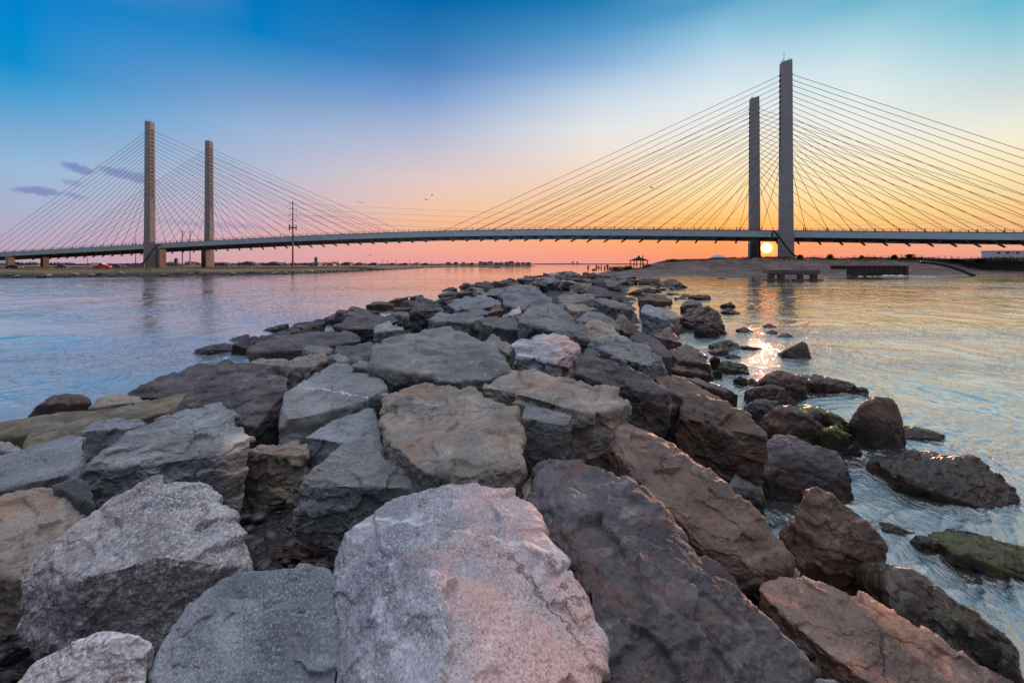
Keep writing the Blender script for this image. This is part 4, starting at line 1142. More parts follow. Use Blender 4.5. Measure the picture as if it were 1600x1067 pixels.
m, bb, pr = mat("bank_grass")
geo = bb.n('ShaderNodeNewGeometry'); pos = geo.outputs['Position']
sp = bb.n('ShaderNodeSeparateXYZ'); bb.put(sp.inputs[0], pos)
n1 = bb.noise(bb.vm('MULTIPLY', pos, (.05, .12, 1)), 1.0, 6, .65); n2 = bb.noise(pos, 1.5, 5, .7)
c = bb.mix(bb.rng(n1, .38, .62), rgb(86, 80, 50), rgb(146, 118, 92))
c = bb.mix(bb.m('MULTIPLY', bb.rng(n2, .5, .65), .5), c, rgb(62, 60, 40))
c = bb.mix(bb.rng(sp.outputs[2], 1.0, .55), c, rgb(58, 50, 48))
bb.put(pr.inputs['Base Color'], c); pr.inputs['Roughness'].default_value = .95
bb.put(pr.inputs['Normal'], bb.bump(n2, 1.0, .2))
gx = np.concatenate([np.arange(-900, -200, 14), np.arange(-200, -50, 1.5), np.arange(-50, 60, 5)])
gy = np.concatenate([np.arange(64, 240, 1.5), np.arange(240, 1250, 9)])
tag(sheet("river_bank", gx, gy, left_z, m), kind='structure')
# shore of the inner bay closing the horizon
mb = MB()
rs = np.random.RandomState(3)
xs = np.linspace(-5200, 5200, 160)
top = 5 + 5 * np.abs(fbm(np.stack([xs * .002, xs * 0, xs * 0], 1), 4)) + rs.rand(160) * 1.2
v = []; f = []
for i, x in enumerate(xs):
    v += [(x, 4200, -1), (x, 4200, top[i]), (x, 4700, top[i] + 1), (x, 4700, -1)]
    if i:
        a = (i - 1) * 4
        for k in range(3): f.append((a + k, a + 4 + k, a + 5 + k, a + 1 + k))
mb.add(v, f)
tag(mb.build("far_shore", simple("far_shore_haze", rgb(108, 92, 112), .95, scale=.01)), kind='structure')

# ------------------------------------------------------------------ grass and shrubs
def leafcloud(rs, n, c, rx, ry, rz, s):
    """n small leaf triangles in an uneven clump"""
    d = rs.randn(n, 3); d /= np.linalg.norm(d, axis=1, keepdims=True)
    r = rs.rand(n, 1) ** .45
    lumpy = 1 + .35 * vnoise(d * 2.1 + rs.rand(3) * 30)[:, None]
    p = d * r * lumpy * np.array([rx, ry, rz]) + np.array(c)
    a = rs.randn(n, 3) * s; b2 = rs.randn(n, 3) * s
    v = np.stack([p, p + a, p + b2], 1).reshape(-1, 3)
    f = np.arange(n * 3).reshape(-1, 3)
    return v, f
def blades(name, label, n, region, zf, h0, h1, m, dens=None, seed=1):
    rs = np.random.RandomState(seed)
    x = rs.uniform(region[0], region[1], n * 3); y = rs.uniform(region[2], region[3], n * 3)
    keep = dens(x, y) > rs.rand(n * 3)
    x, y = x[keep][:n], y[keep][:n]; k = len(x)
    z = zf(x, y); h = rs.uniform(h0, h1, k); a = rs.rand(k) * 6.28
    w = h * .09
    base = np.stack([x, y, z - .05], 1)
    dx = np.stack([np.cos(a) * w, np.sin(a) * w, np.zeros(k)], 1)
    lean = np.stack([rs.randn(k) * h * .3, rs.randn(k) * h * .3, h], 1)
    v = np.stack([base - dx, base + dx, base + lean], 1).reshape(-1, 3)
    f = np.arange(k * 3).reshape(-1, 3)
    tag(mesh_obj(name, v, f, m), label, "grass", kind='stuff')
gm = simple("dune_grass", rgb(84, 84, 42), .9, var=.5, scale=.4)
blades("beach_grass", "tufty beach grass on top of the sandy dune", 42000, (36, 230, 96, 200), right_z, .35, .95, gm,
       lambda x, y: sstep(right_z(x, y), 3.1, 4.9) * sstep(nz2(x, y, .2, 3), -.35, .25) + .25 * sstep(right_z(x, y), 1.0, 1.6) * (x < 48), 3)
blades("bank_weeds", "rough grass covering the low left bank", 26000, (-260, -66, 84, 215), left_z, .25, .6, simple("bank_weed", rgb(96, 92, 54), .9, var=.5, scale=.3),
       lambda x, y: sstep(left_z(x, y), 1.05, 1.3) * sstep(nz2(x, y, .1, 3), -.4, .2), 4)
leafm = simple("shrub_leaf", rgb(52, 58, 34), .8, var=.5, scale=1.5)
def shrub(px, py, Y, w, h, label, zf, seed, group):
    rs = np.random.RandomState(seed)
    x = (px - CX) / F * Y; z = float(zf(np.array([x]), np.array([Y]))[0])
    root = empty("shrub", (x, Y, z), label, "shrub", group)
    v, f = leafcloud(rs, 1100, (0, 0, h * .5), w / 2, w / 2, h * .55, .12 * h)
    mesh_obj("foliage", v, f, leafm, root)
    mb = MB()
    for k in range(5):
        a = rs.rand() * 6.28
        mb.tube([(0, 0, -.3), (math.cos(a) * w * .12, math.sin(a) * w * .12, h * .35), (math.cos(a) * w * .25, math.sin(a) * w * .25, h * .7)], [.05, .035, .015], 5)
    mb.build("stem", simple("shrub_wood", rgb(70, 56, 46), .9), root)
for i, (px, Y, w, h, lb) in enumerate([
    (1052, 160, 4.5, 1.2, "leftmost low shrub on the grassy end of the dune"), (1297, 146, 1.6, 1.7, "small dark bush on the dune just right of the tall near pylon"),
    (1346, 150, 1.2, 1.1, "second small bush on the dune edge right of the near pylon"), (1397, 148, 1.9, 1.3, "low round bush on the dune above the rusty bulkhead"),
    (1421, 150, 2.3, 1.2, "wide low bush on the dune right of the round one"), (1492, 152, 3.0, 1.0, "flat bush on the dune above the black pipe"),
    (1530, 156, 2.2, 1.0, "flat bush on the dune left of the white trailer"), (1146, 158, 3.4, 1.1, "low shrub on the dune left of the far right pylon"),
    (1250, 139, 1.6, 1.4, "bush at the foot of the tall near right pylon")]):
    shrub(px, 0, Y, w, h, lb, right_z, 40 + i, "bushes along the dune top")
for i, (px, Y, w, h, lb) in enumerate([(964, 150, 6.5, 1.7, "dark green low shrub patch behind the people"), (981, 165, 4.5, 1.5, "dark green shrub just left of the pavilion"), (1014, 172, 5, 1.3, "shrub at the right foot of the pavilion")]):
    shrub(px, 0, Y, w, h, lb, right_z, 60 + i, "shrubs by the beach pavilion")
# far wood on the left bank
def far_wood():
    rs = np.random.RandomState(8)
    V = []; Fs = []; n = 0
    for x in np.arange(-900, -255, 7.0):
        y = 650 + rs.uniform(-30, 30) ; hh = 4.0 + 2.2 * vnoise(np.array([[x * .012, 1, 2]]))[0] + rs.rand() * 1.5
        v, f = leafcloud(rs, 260, (x, y, hh * .5), 7, 7, hh * .62, .8)
        V.append(v); Fs.append(f + n); n += len(v)
    for x in np.arange(-255, -60, 6.0):
        y = 640 + rs.uniform(-20, 20); hh = 2.2 + rs.rand() * 1.6
        v, f = leafcloud(rs, 120, (x, y, 1.3 + hh * .4), 6, 6, hh * .55, .6)
        V.append(v); Fs.append(f + n); n += len(v)
    tag(mesh_obj("far_wood", np.vstack(V), np.vstack(Fs), simple("far_foliage", rgb(58, 66, 72), .9, var=.25, scale=.1)), "dark line of trees far behind the left bank", "wood", kind='stuff')
far_wood()

# ------------------------------------------------------------------ shore stones of the left bank
def bank_stones():
    rs = random.Random(12); k = 0
    pl = SH_L[1:10]
    U, Fc = ico(3)
    variants = []
    for q in range(5):
        w, f = rock_mesh(lump(0, 0, 0, 1.2, .9, .6, .3 * q, rs), 4, 900 + q, 1.0)
        variants.append(mesh_obj("boulder", w, f, RM['dark' if q % 2 else 'tan'], smooth=True))
    used = [False] * 5
    # spread along the shoreline in view
    segs = [(-150, 91), (-114, 93), (-85, 109), (-70, 131), (-65, 178), (-68, 280), (-74, 357)]
    for (x0, y0), (x1, y1) in zip(segs[:-1], segs[1:]):
        L_ = math.hypot(x1 - x0, y1 - y0); m_ = int(L_ / (2.2 if y0 < 170 else 6.5))
        for i in range(m_):
            t = (i + rs.random()) / m_
            x = x0 + (x1 - x0) * t - rs.uniform(-.2, 1.6); y = y0 + (y1 - y0) * t + rs.uniform(-.4, 1.8)
            q = rs.randrange(5)
            if not used[q]: o = variants[q]; used[q] = True
            else: o = variants[q].copy(); C.objects.link(o)
            s_ = rs.uniform(.5, .85)
            z_ = max(0.1, float(left_z(np.array([x]), np.array([y]))[0]))
            o.location = (x, y, z_); o.scale = (s_, s_, s_ * .8); o.rotation_euler = (rs.uniform(-.3, .3), rs.uniform(-.3, .3), rs.uniform(0, 6.28))
            o.name = "riprap_stone"; tag(o, "dark riprap stone lining the waterline of the left bank", "rock", "riprap stones along the left bank"); k += 1
    for q in range(5):
        if not used[q]: bpy.data.objects.remove(variants[q])
    print("bank stones", k)
bank_stones()
# ------------------------------------------------------------------ things on the right shore
def gz(px, Y, zf=right_z):
    x = (px - CX) / F * Y
    return x, float(zf(np.array([x]), np.array([Y]))[0])
wood = simple("weathered_timber", rgb(92, 74, 66), .85, var=.2, scale=2)
conc_d = simple("old_pier_concrete", rgb(98, 84, 78), .9, var=.35, scale=1.2, bump=.03)
roofm = simple("pavilion_roof", rgb(82, 84, 104), .7, var=.1)
# pavilion
def pavilion():
    Y = 187; x, z = gz(998, Y); z = max(z, 1.6)
    z = H - (415.5 - CY) * Y / F
    root = empty("beach_pavilion", (x, Y, z), "small open pavilion with a pyramid roof and cupola at the beach end", "pavilion")
    w = 2.9
    posts = [(-w, -w), (w, -w), (w, w), (-w, w), (0, -w), (0, w)]
    for i, (a, c) in enumerate(posts):
        MB().box(a - .16, a + .16, c - .16, c + .16, -.5, 2.35).build("post", wood, root)
    mb = MB(); k = w + .55
    mb.hexa([(-k, -k, 2.3), (k, -k, 2.3), (k, k, 2.3), (-k, k, 2.3)], [(-k, -k, 2.5), (k, -k, 2.5), (k, k, 2.5), (-k, k, 2.5)])
    mb.hexa([(-k + .1, -k + .1, 2.5), (k - .1, -k + .1, 2.5), (k - .1, k - .1, 2.5), (-k + .1, k - .1, 2.5)], [(-.6, -.6, 3.75), (.6, -.6, 3.75), (.6, .6, 3.75), (-.6, .6, 3.75)])
    rf = mb.build("roof", roofm, root)
    mb = MB(); mb.box(-.42, .42, -.42, .42, 3.75, 4.15); mb.hexa([(-.55, -.55, 4.15), (.55, -.55, 4.15), (.55, .55, 4.15), (-.55, .55, 4.15)], [(-.05, -.05, 4.6), (.05, -.05, 4.6), (.05, .05, 4.6), (-.05, .05, 4.6)])
    mb.build("cupola", roofm, rf)
    mb = MB()
    for a, c in ((-w, w), ): pass
    for sgn in (-1, 1):
        mb.box(-w, w, sgn * w - .06, sgn * w + .06, .75, .85)
        mb.box(sgn * w - .06, sgn * w + .06, -w, w, .75, .85)
    mb.build("handrail", wood, root)
    Y2 = 180
    x2, _ = gz(1004.5, Y2)
    MB().tube([(0, 0, -1), (0, 0, 4.3)], .22, 8).cone((0, 0, 4.3), .3, .1, .4, 8).build("wooden_post", simple("post_pinkish", rgb(140, 104, 96), .8), loc=(x2, Y2, z - .2))
    tag(bpy.context.scene.objects["wooden_post"], "thick upright post standing in front of the beach pavilion", "post")
pavilion()
# ruined pier deck
def ruin():
    Y = F * H / (439 - CY)
    def X(px): return (px - CX) / F * Y
    z0, z1 = H - (428 - CY) * Y / F, H - (421.5 - CY) * Y / F
    xa, xb = X(1206), X(1286)
    root = empty("ruined_dock", ((xa + xb) / 2, Y + 1.6, 0), "rusty brown concrete dock remnant on four legs standing in the bay", "dock")
    o = (xa + xb) / 2
    MB().box(xa - o, xb - o, -.9, .9, 1.35, 1.95).box(xa - o + .6, xb - o - .3, -.7, .7, 1.1, 1.34).build("dock_deck", conc_d, root)
    for p0, p1 in ((1208.5, 1217), (1224.5, 1233), (1256, 1262.5), (1276.5, 1285)):
        MB().box(X(p0) - o, X(p1) - o, -.4, .3, .1, 1.12).build("dock_leg", conc_d, root)
    for p0, p1 in ((1202, 1215), (1219, 1238), (1250, 1269), (1272, 1292)):
        MB().box(X(p0) - o, X(p1) - o,-.8, .7, -.4, .24).build("footing", conc_d, root)
    x = X(1192); 
    tag(MB().tube([(0, 0, -.8), (.02, 0, .25), (0, 0, .62)], [.16, .17, .13], 8).cone((0, 0, .62), .18, .03, .12, 8).build("mooring_post", wood, loc=(x, Y + 3, 0)), "short dark post sticking out of the water left of the dock remnant", "post")
ruin()
def bulkhead():
    Y = 106.5
    def X(px): return (px - CX) / F * Y
    mb = MB(); rust = simple("rusty_sheet_pile", rgb(66, 46, 42), .8, var=.4, scale=1.5)
    xs = np.arange(X(1297), X(1420), .32)
    pts = []
    for i, x in enumerate(xs): pts.append((x, [-.14, -.14, .14, .14][i % 4]))
    def top(x):
        return 2.45 if x > X(1352) else 2.45
    def bot(x):
        return -.6 if x > X(1352) else 1.75 - (x - X(1297)) * .02
    v = []; f = []
    for i, (x, y) in enumerate(pts):
        v += [(x, y - .02, bot(x)), (x, y - .02, top(x)), (x, y + .05, top(x)), (x, y + .05, bot(x))]
        if i:
            a = (i - 1) * 4
            for k in range(4): f.append((a + k, a + 4 + k, a + 4 + (k + 1) % 4, a + (k + 1) % 4))
    v = [(x - X(1360), y, z) for x, y, z in v]
    mb.add(v, f)
    root = empty("steel_bulkhead", (X(1360), Y, 0), "rusty dark steel bulkhead wall at the water's edge below the dune", "bulkhead")
    mb.build("sheet_piling", rust, root)
    MB().box(X(1297) - X(1360), X(1420) - X(1360), -.3, .3, 2.451, 2.66).build("cap_beam", rust, root)
    MB().box(X(1352) - X(1360) , X(1354) - X(1360), .06, 6, -.5, 2.3).build("return_wall", rust, root)
    MB().box(X(1418.5) - X(1360), X(1420) - X(1360), .06, 9, -.5, 2.4).build("return_wall", rust, root)
bulkhead()
mb = MB()
pp = [(1438, 409.5), (1450, 410.2), (1463, 411.8), (1478, 414.8), (1492, 419), (1505, 423.5), (1516, 428), (1522, 431)]
mb.tube([PY(px, py, 114 - i * .9) for i, (px, py) in enumerate(pp)], .42, 10)
tag(mb.build("dredge_pipe", simple("black_pipe", rgb(28, 26, 30), .5), smooth=True), "black curved pipe running down the sand into the water", "pipe")
def trailer():
    Y = 176; x0 = (1550 - CX) / F * Y; x1 = (1603 - CX) / F * Y
    zb = H - (403 - CY) * Y / F - .6; zt = H - (391.8 - CY) * Y / F
    root = empty("white_trailer", ((x0 + x1) / 2, Y, zb), "long white flat-roofed trailer building on the dune at the right edge", "building")
    o = (x0 + x1) / 2; h = zt - zb
    wm = simple("white_siding", rgb(205, 208, 214), .6, var=.05)
    MB().box(x0 - o, x1 - o, 0, 4, 0, h - .18).build("wall", wm, root)
    MB().box(x0 - o - .2, x1 - o + .2, -.2, 4.2, h - .18, h).build("roof", simple("trailer_roof", rgb(170, 172, 180), .6), root)
    for a in (2.2, 6.0, 10.2):
        w = MB().box(x0 - o + a, x0 - o + a + 1.2, -.04, -.005, h - 1.3, h - .6).build("window", simple("dark_glass", rgb(40, 44, 56), .15), root)
        MB().box(x0 - o + a - .08, x0 - o + a + 1.28, -.06, -.042, h - 1.38, h - 1.31).build("sill", wm, w)
trailer()
def salt_dome():
    Y = 300; x = (1122 - CX) / F * Y
    z = 3 + (413 - 402.5) * Y / F
    root = empty("storage_dome", (x, Y, 0), "pale dome-roofed storage shed peeking over the dune left of the pylons", "building")
    mb = MB(); mb.tube([(0, 0, 0), (0, 0, z - 1.2)], 5.6, 24)
    mb.build("wall", simple("dome_wall", rgb(150, 150, 160), .8), root)
    pts = [(5.9, z - 1.2), (5.3, z - .4), (4.0, z + .9), (2.4, z + 1.7), (1.0, z + 2.2), (.2, z + 2.35)]
    v = []; f = []; n = 24
    for r_, zz in pts:
        for k in range(n): a = 2 * math.pi * k / n; v.append((r_ * math.cos(a), r_ * math.sin(a), zz))
    for i in range(len(pts) - 1):
        for k in range(n): f.append((i*n+k, i*n+(k+1) % n, (i+1)*n+(k+1) % n, (i+1)*n+k))
    f.append(tuple((len(pts)-1)*n + k for k in range(n)))
    MB().add(v, f).build("roof", simple("dome_roof", rgb(168, 170, 186), .6), root, smooth=True)
salt_dome()
def fence(px0, px1, Y, label):
    x0 = (px0 - CX) / F * Y; x1 = (px1 - CX) / F * Y
    root = empty("dune_fence", (x0, Y, 0), label, "fence", "wire fences along the dune top")
    n = int((x1 - x0) / 2.4); tops = []
    for i in range(n + 1):
        x = x0 + (x1 - x0) * i / n
        z = float(right_z(np.array([x]), np.array([Y]))[0])
        tops.append((x - x0, 0, z + 1.25))
        MB().box(x - x0 - .06, x - x0 + .06, -.06, .06, z - .4, z + 1.3 + .1 * ((i * 7) % 3)).build("post", wood, root)
    mb = MB(); mb.tube(tops, .02, 4); mb.tube([(a, b2, c - .5) for a, b2, c in tops], .02, 4)
    mb.build("wire", wood, root)
fence(1262, 1440, 151, "wire fence on posts along the dune top right of the near pylon")
fence(1446, 1600, 158, "wire fence on posts along the dune top before the white trailer")

# ------------------------------------------------------------------ people at the jetty's root
skin = simple("skin", rgb(150, 108, 92), .6, var=.05)
def person(px, Y, h, rz, pose, top_c, leg_c, hair_c, label, z=None, gr="people gathered at the far end of the jetty"):
    x = (px - CX) / F * Y
    if z is None: z = max(float(right_z(np.array([x]), np.array([Y]))[0]), float(jetty_z(x, Y)), .9)
    s_ = h / 1.75
    st = .12 + .16 * pose
    J = {'pel': (0, 0, .95), 'sp': (0, -.01, 1.15), 'ch': (0, -.01, 1.36), 'nk': (0, 0, 1.49), 'hd': (0, .015, 1.58), 'ht': (0, .01, 1.69),
         'hl': (.09, 0, .90), 'kl': (.10, .02 + st * .5, .50), 'al': (.10, st * .55 - .04, .08), 'tl': (.11, st * .55 + .12, .03),
         'hr': (-.09, 0, .90), 'kr': (-.10, .03 - st * .4, .50), 'ar': (-.10, -st * .8, .09), 'tr': (-.11, -st * .8 + .15, .03),
         'sl': (.18, 0, 1.40), 'el': (.23, -.05 * pose, 1.13), 'wl': (.22, .10 + .08 * pose, .90), 'fl': (.215, .13 + .08 * pose, .81),
         'sr': (-.18, 0, 1.40), 'er': (-.24, .0, 1.13), 'wr': (-.20, .14 + .1 * pose, .95 + .25 * (pose > .7)), 'fr': (-.18, .18 + .1 * pose, .89 + .30 * (pose > .7))}
    rad = {'pel': .125, 'sp': .115, 'ch': .13, 'nk': .055, 'hd': .085, 'ht': .07, 'hl': .09, 'kl': .06, 'al': .042, 'tl': .035, 'hr': .09, 'kr': .06, 'ar': .042, 'tr': .035,
           'sl': .055, 'el': .042, 'wl': .028, 'fl': .03, 'sr': .055, 'er': .042, 'wr': .028, 'fr': .03}
    E = [('pel','sp'),('sp','ch'),('ch','nk'),('nk','hd'),('hd','ht'),('pel','hl'),('hl','kl'),('kl','al'),('al','tl'),('pel','hr'),('hr','kr'),('kr','ar'),('ar','tr'),
         ('ch','sl'),('sl','el'),('el','wl'),('wl','fl'),('ch','sr'),('sr','er'),('er','wr'),('wr','fr')]
    root = empty("person", (x, Y, z), label, "person", gr, rz)
    root.scale = (s_, s_, s_)
    def skinmesh(name, keys, edges, grow, m, root_key):
        me = bpy.data.meshes.new(name)
        me.from_pydata([J[k] for k in keys], [(keys.index(a), keys.index(c)) for a, c in edges], [])
        o = bpy.data.objects.new(name, me); C.objects.link(o); o.parent = root
        me.materials.append(m)
        md = o.modifiers.new("skin", 'SKIN')
        me.skin_vertices.new() if not me.skin_vertices else None
        for i, k in enumerate(keys):
            me.skin_vertices[0].data[i].radius = (rad[k] * grow * 1.2, rad[k] * grow * 1.2 * (.78 if k in ('ch', 'sp', 'pel') else 1))
            me.skin_vertices[0].data[i].use_root = (k == root_key)
        md.use_smooth_shade = True
        sb = o.modifiers.new("sub", 'SUBSURF'); sb.levels = 1; sb.render_levels = 1
        return o
    keys = list(J); skinmesh("body", keys, E, 1.0, skin, 'pel')
    tk = ['pel','sp','ch','sl','el','sr','er']; skinmesh("shirt", tk, [e for e in E if e[0] in tk and e[1] in tk], 1.14, simple("cloth_" + str(top_c), rgb(*top_c), .9), 'ch')
    lk = ['pel','hl','kl','al','hr','kr','ar']; skinmesh("trousers", lk, [e for e in E if e[0] in lk and e[1] in lk], 1.18, simple("cloth_" + str(leg_c), rgb(*leg_c), .9), 'pel')
    mb = MB()
    U, Fc = ico(2)
    hv = [(a * .098, c * .105 - .012, d * .10 + 1.665) for a, c, d in U if True]
    keep = [t for t in Fc.tolist() if all((hv[i][2] > 1.66 or hv[i][1] < -.02) for i in t)]
    mesh_obj("hair", hv, keep, simple("hair_" + str(hair_c), rgb(*hair_c), .8), root, True)
    return root
PZ = 1.05
person(919, 107, 1.73, 2.6, .2, (92,84,100), (60,56,66), (60,44,36), "person in grey standing alone at the left of the group on the jetty end", z=1.15)
person(932, 108, 1.89, .6, .3, (120,50,56), (48,42,56), (40,32,30), "person in a dark red top at the left of the group", z=1.1)
person(935.5, 110, 1.67, 3.6, .6, (140,62,64), (70,40,46), (70,50,40), "shorter person in a red shirt beside the one in dark red", z=1.1)
person(939.5, 109, 1.94, 1.2, .2, (108,60,72), (50,44,60), (44,34,32), "tall person in a maroon shirt in the middle of the group", z=1.15)
person(945, 108, 1.78, 2.2, .8, (54,52,74), (44,42,60), (36,30,30), "person in navy reaching one arm forward right of the group's middle", z=.95)
person(949, 109, 2.05, 3.1, .4, (44,42,62), (56,40,50), (34,28,30), "tall person in dark clothes at the right of the group", z=1.1)
person(952.5, 111, 1.46, 4.0, .2, (130,70,78), (74,50,60), (90,64,48), "child in a pinkish top behind the tall person in dark clothes", z=1.0)
for i, (s, lb) in enumerate([(69.0, "person in dark clothes walking on the bridge walkway, the left one of two"), (67.2, "person in dark clothes walking on the bridge walkway, the right one of two")]):
    x, y, z = BP(s, 4.4, deck_top(s) - .14)
    person((x / y) * F + CX, y, 1.75, 1.3, .7, (46,44,54), (40,38,48), (34,28,28), lb, z=z, gr="walkers on the bridge")
# ice chest the group has set down
root = empty("tackle_box", (PY(928, 420, 112)[0], 112, 1.15), "squat yellowish box set down beside the people at the jetty end", "box")
MB().box(-.45, .45, -.3, .3, 0, .55).build("box_body", simple("box_tan", rgb(140, 112, 66), .7), root)
MB().box(-.47, .47, -.32, .32, .551, .66).build("lid", simple("box_lid", rgb(150, 128, 84), .7), root)
MB().tube([(-.25, -.34, .58), (-.25, -.42, .60), (.25, -.42, .60), (.25, -.34, .58)], .02, 5).build("handle", wood, root)

# ------------------------------------------------------------------ left bank: masts, sign, cars, houses
def on_left(px, Y): return gz(px, Y, left_z)
polem = simple("mast_steel", rgb(96, 98, 108), .6, var=.1)
def mast(px, py_top, Y, r0, r1, label, arms=(), cell=None, group=None):
    x, z = on_left(px, Y); zt = H + (CY - py_top) * Y / F
    root = empty("utility_mast", (x, Y, z), label, "mast", group)
    MB().tube([(0, 0, -.5), (0, 0, (zt - z) * .5), (0, 0, zt - z)], [r0, (r0 + r1) / 2, r1], 10).build("shaft", polem, root)
    for h, w in arms:
        MB().tube([(-w, 0, zt - z - h), (0, 0, zt - z - h + .25), (w, 0, zt - z - h)], .09, 6).build("crossarm", polem, root)
        for sg in (-1, 1):
            MB().tube([(sg * w, 0, zt - z - h), (sg * w, 0, zt - z - h - .9)], .09, 6).build("insulator", polem, root)
    if cell:
        hz = zt - z - cell
        MB().tube([(0, 0, hz - .25), (0, 0, hz + .25)], 1.3, 10).build("antenna_platform", polem, root)
        for a in range(6):
            c_, s_ = math.cos(a * 1.047) * 1.6, math.sin(a * 1.047) * 1.6
            MB().box(c_ - .2, c_ + .2, s_ - .15, s_ + .15, hz - 1.1, hz + 1.3).build("antenna_panel", polem, root)
    return Vector((x, Y, zt))
T0 = mast(457.5, 314, 190, .42, .2, "tall steel utility mast with crossarms and an antenna ring left of mid-span", arms=((1.2, 1.5), (3.6, 1.7), (6.2, 1.7), (8.8, 1.5)), cell=12.2)
mast(285, 360, 300, .42, .25, "left one of two slim poles between the left pylons", arms=((1, 1.2),), group="slim poles between the left pylons")
mast(297, 360.5, 302, .42, .25, "right one of two slim poles between the left pylons", arms=((1, 1.2),), group="slim poles between the left pylons")
mast(212, 372, 260, .26, .14, "thin pole left of the near left pylon under the deck")
mast(257, 396, 240, .22, .14, "short thin pole just right of the near left pylon")
mast(136.5, 401, 150, .09, .06, "thin pale lamp pole on the grassy bank at left")
for px, t in ((598, 405), (606, 406), (619, 404.5), (640, 406), (654, 407), (675, 408)):
    mast(px, t, 620, .35, .25, "tiny utility pole on the far shore, one of a spaced row", group="row of poles on the far shore")
for k, (dz_, sag) in enumerate(((-1.3, 5.0), (-3.8, 5.6), (-6.4, 6.2), (-9.0, 6.8))):
    a = T0 + Vector((1.5, 0, dz_)); e = Vector((420, 330, 42 + dz_))
    pts = [a.lerp(e, t) - Vector((0, 0, 4 * sag * t * (1 - t))) for t in np.linspace(0, 1, 24)]
    tag(MB().tube(pts, .035, 4).build("power_line", simple("wire", rgb(70, 64, 68), .6)), ["topmost", "second highest", "third highest", "lowest"][k] + " faint power line running right from the tall mast", "cable", "power lines from the tall mast")
def sign():
    x, z = on_left(301, 205)
    root = empty("warning_sign", (x, 205, z), "white board with an orange top band on posts between the left pylons", "sign")
    for dx in (-1.2, 1.2): MB().box(dx - .09, dx + .09, -.09, .09, -.4, 1.6).build("post", polem, root)
    MB().box(-1.65, 1.65, -.17, -.10, .75, 1.75).build("board", simple("sign_white", rgb(196, 186, 196), .6), root)
    MB().box(-1.65, 1.65, -.17, -.10, 1.752, 2.3).build("orange_band", simple("sign_orange", rgb(236, 140, 46), .6), root)
sign()
def car(px, Y, rz, body, label, van=False):
    x, z = on_left(px, Y)
    root = empty("parked_car", (x, Y, z), label, "car", "cars parked on the left bank", rz)
    bm_ = simple("car_paint_" + str(body), rgb(*body), .35, var=.03)
    prof = [(-2.2, .35), (-2.25, .75), (-2.0, .95), (-1.35, 1.0), (-.7, 1.42), (.7, 1.45), (1.45, 1.02), (2.1, .9), (2.25, .6), (2.2, .35)]
    if van: prof = [(-2.5, .35), (-2.55, 1.9), (-2.4, 2.15), (1.2, 2.15), (1.9, 1.3), (2.5, 1.1), (2.6, .6), (2.55, .35)]
    k = len(prof)
    v = [(a, -.85, c) for a, c in prof] + [(a, .85, c) for a, c in prof]
    f = [tuple(range(k)), tuple(range(2 * k - 1, k - 1, -1))] + [(i, k + i, k + (i + 1) % k, (i + 1) % k) for i in range(k)]
    MB().add(v, f).build("body", bm_, root)
    g = simple("car_glass", rgb(36, 40, 52), .1)
    for sg in (-1, 1):
        y0 = .853 * sg
        MB().box(-.75 if not van else .3, .85 if not van else 1.3, min(y0, y0 + .01 * sg), max(y0, y0 + .01 * sg), 1.03 if not van else 1.3, 1.34 if not van else 1.85).build("window", g, root)
    for a in (-1.4, 1.4):
        for sg in (-1, 1):
            w = MB().tube([(a, sg * .72, .33), (a, sg * .93, .33)], .33, 14).build("wheel", simple("tyre", rgb(26, 26, 28), .8), root)
            MB().tube([(a, sg * .931, .33), (a, sg * .95, .33)], .18, 10).build("rim", polem, w)
    for sg in (-1, 1): MB().box(2.2 if not van else 2.55, 2.28 if not van else 2.62, sg * .6 - .14, sg * .6 + .14, .62, .76).build("headlight", simple("lamp_lens", rgb(200, 200, 205), .2), root)
car(156, 150, .1, (205, 205, 215), "white van parked on the bank at left under the bridge", True)
car(160.8, 146, .3, (220, 92, 50), "orange car parked right beside the white van")
car(184, 170, -.2, (70, 74, 92), "dark blue-grey car parked between the van and the pylon")
car(22, 150, .1, (64, 66, 82), "dark car parked near the left edge of the bank")
car(98, 165, .0, (90, 92, 108), "grey car parked on the bank between the left edge and the van")
# low concrete wall at the pylon's foot
Y = 196; x0 = (199 - CX) / F * Y; x1 = (226 - CX) / F * Y
_, z = on_left(212, Y)
root = empty("concrete_wall", ((x0 + x1) / 2, Y, z), "low grey-blue concrete wall at the left foot of the near left pylon", "wall")
MB().box((x0 - x1) / 2, (x1 - x0) / 2, -.3, .3, -.4, 1.5).build("wall_body", simple("wall_grey", rgb(112, 122, 134), .9), root)
MB().box((x0 - x1) / 2 - .05, (x1 - x0) / 2 + .05, -.36, .36, 1.501, 1.62).build("coping", simple("wall_grey", rgb(112, 122, 134), .9), root)

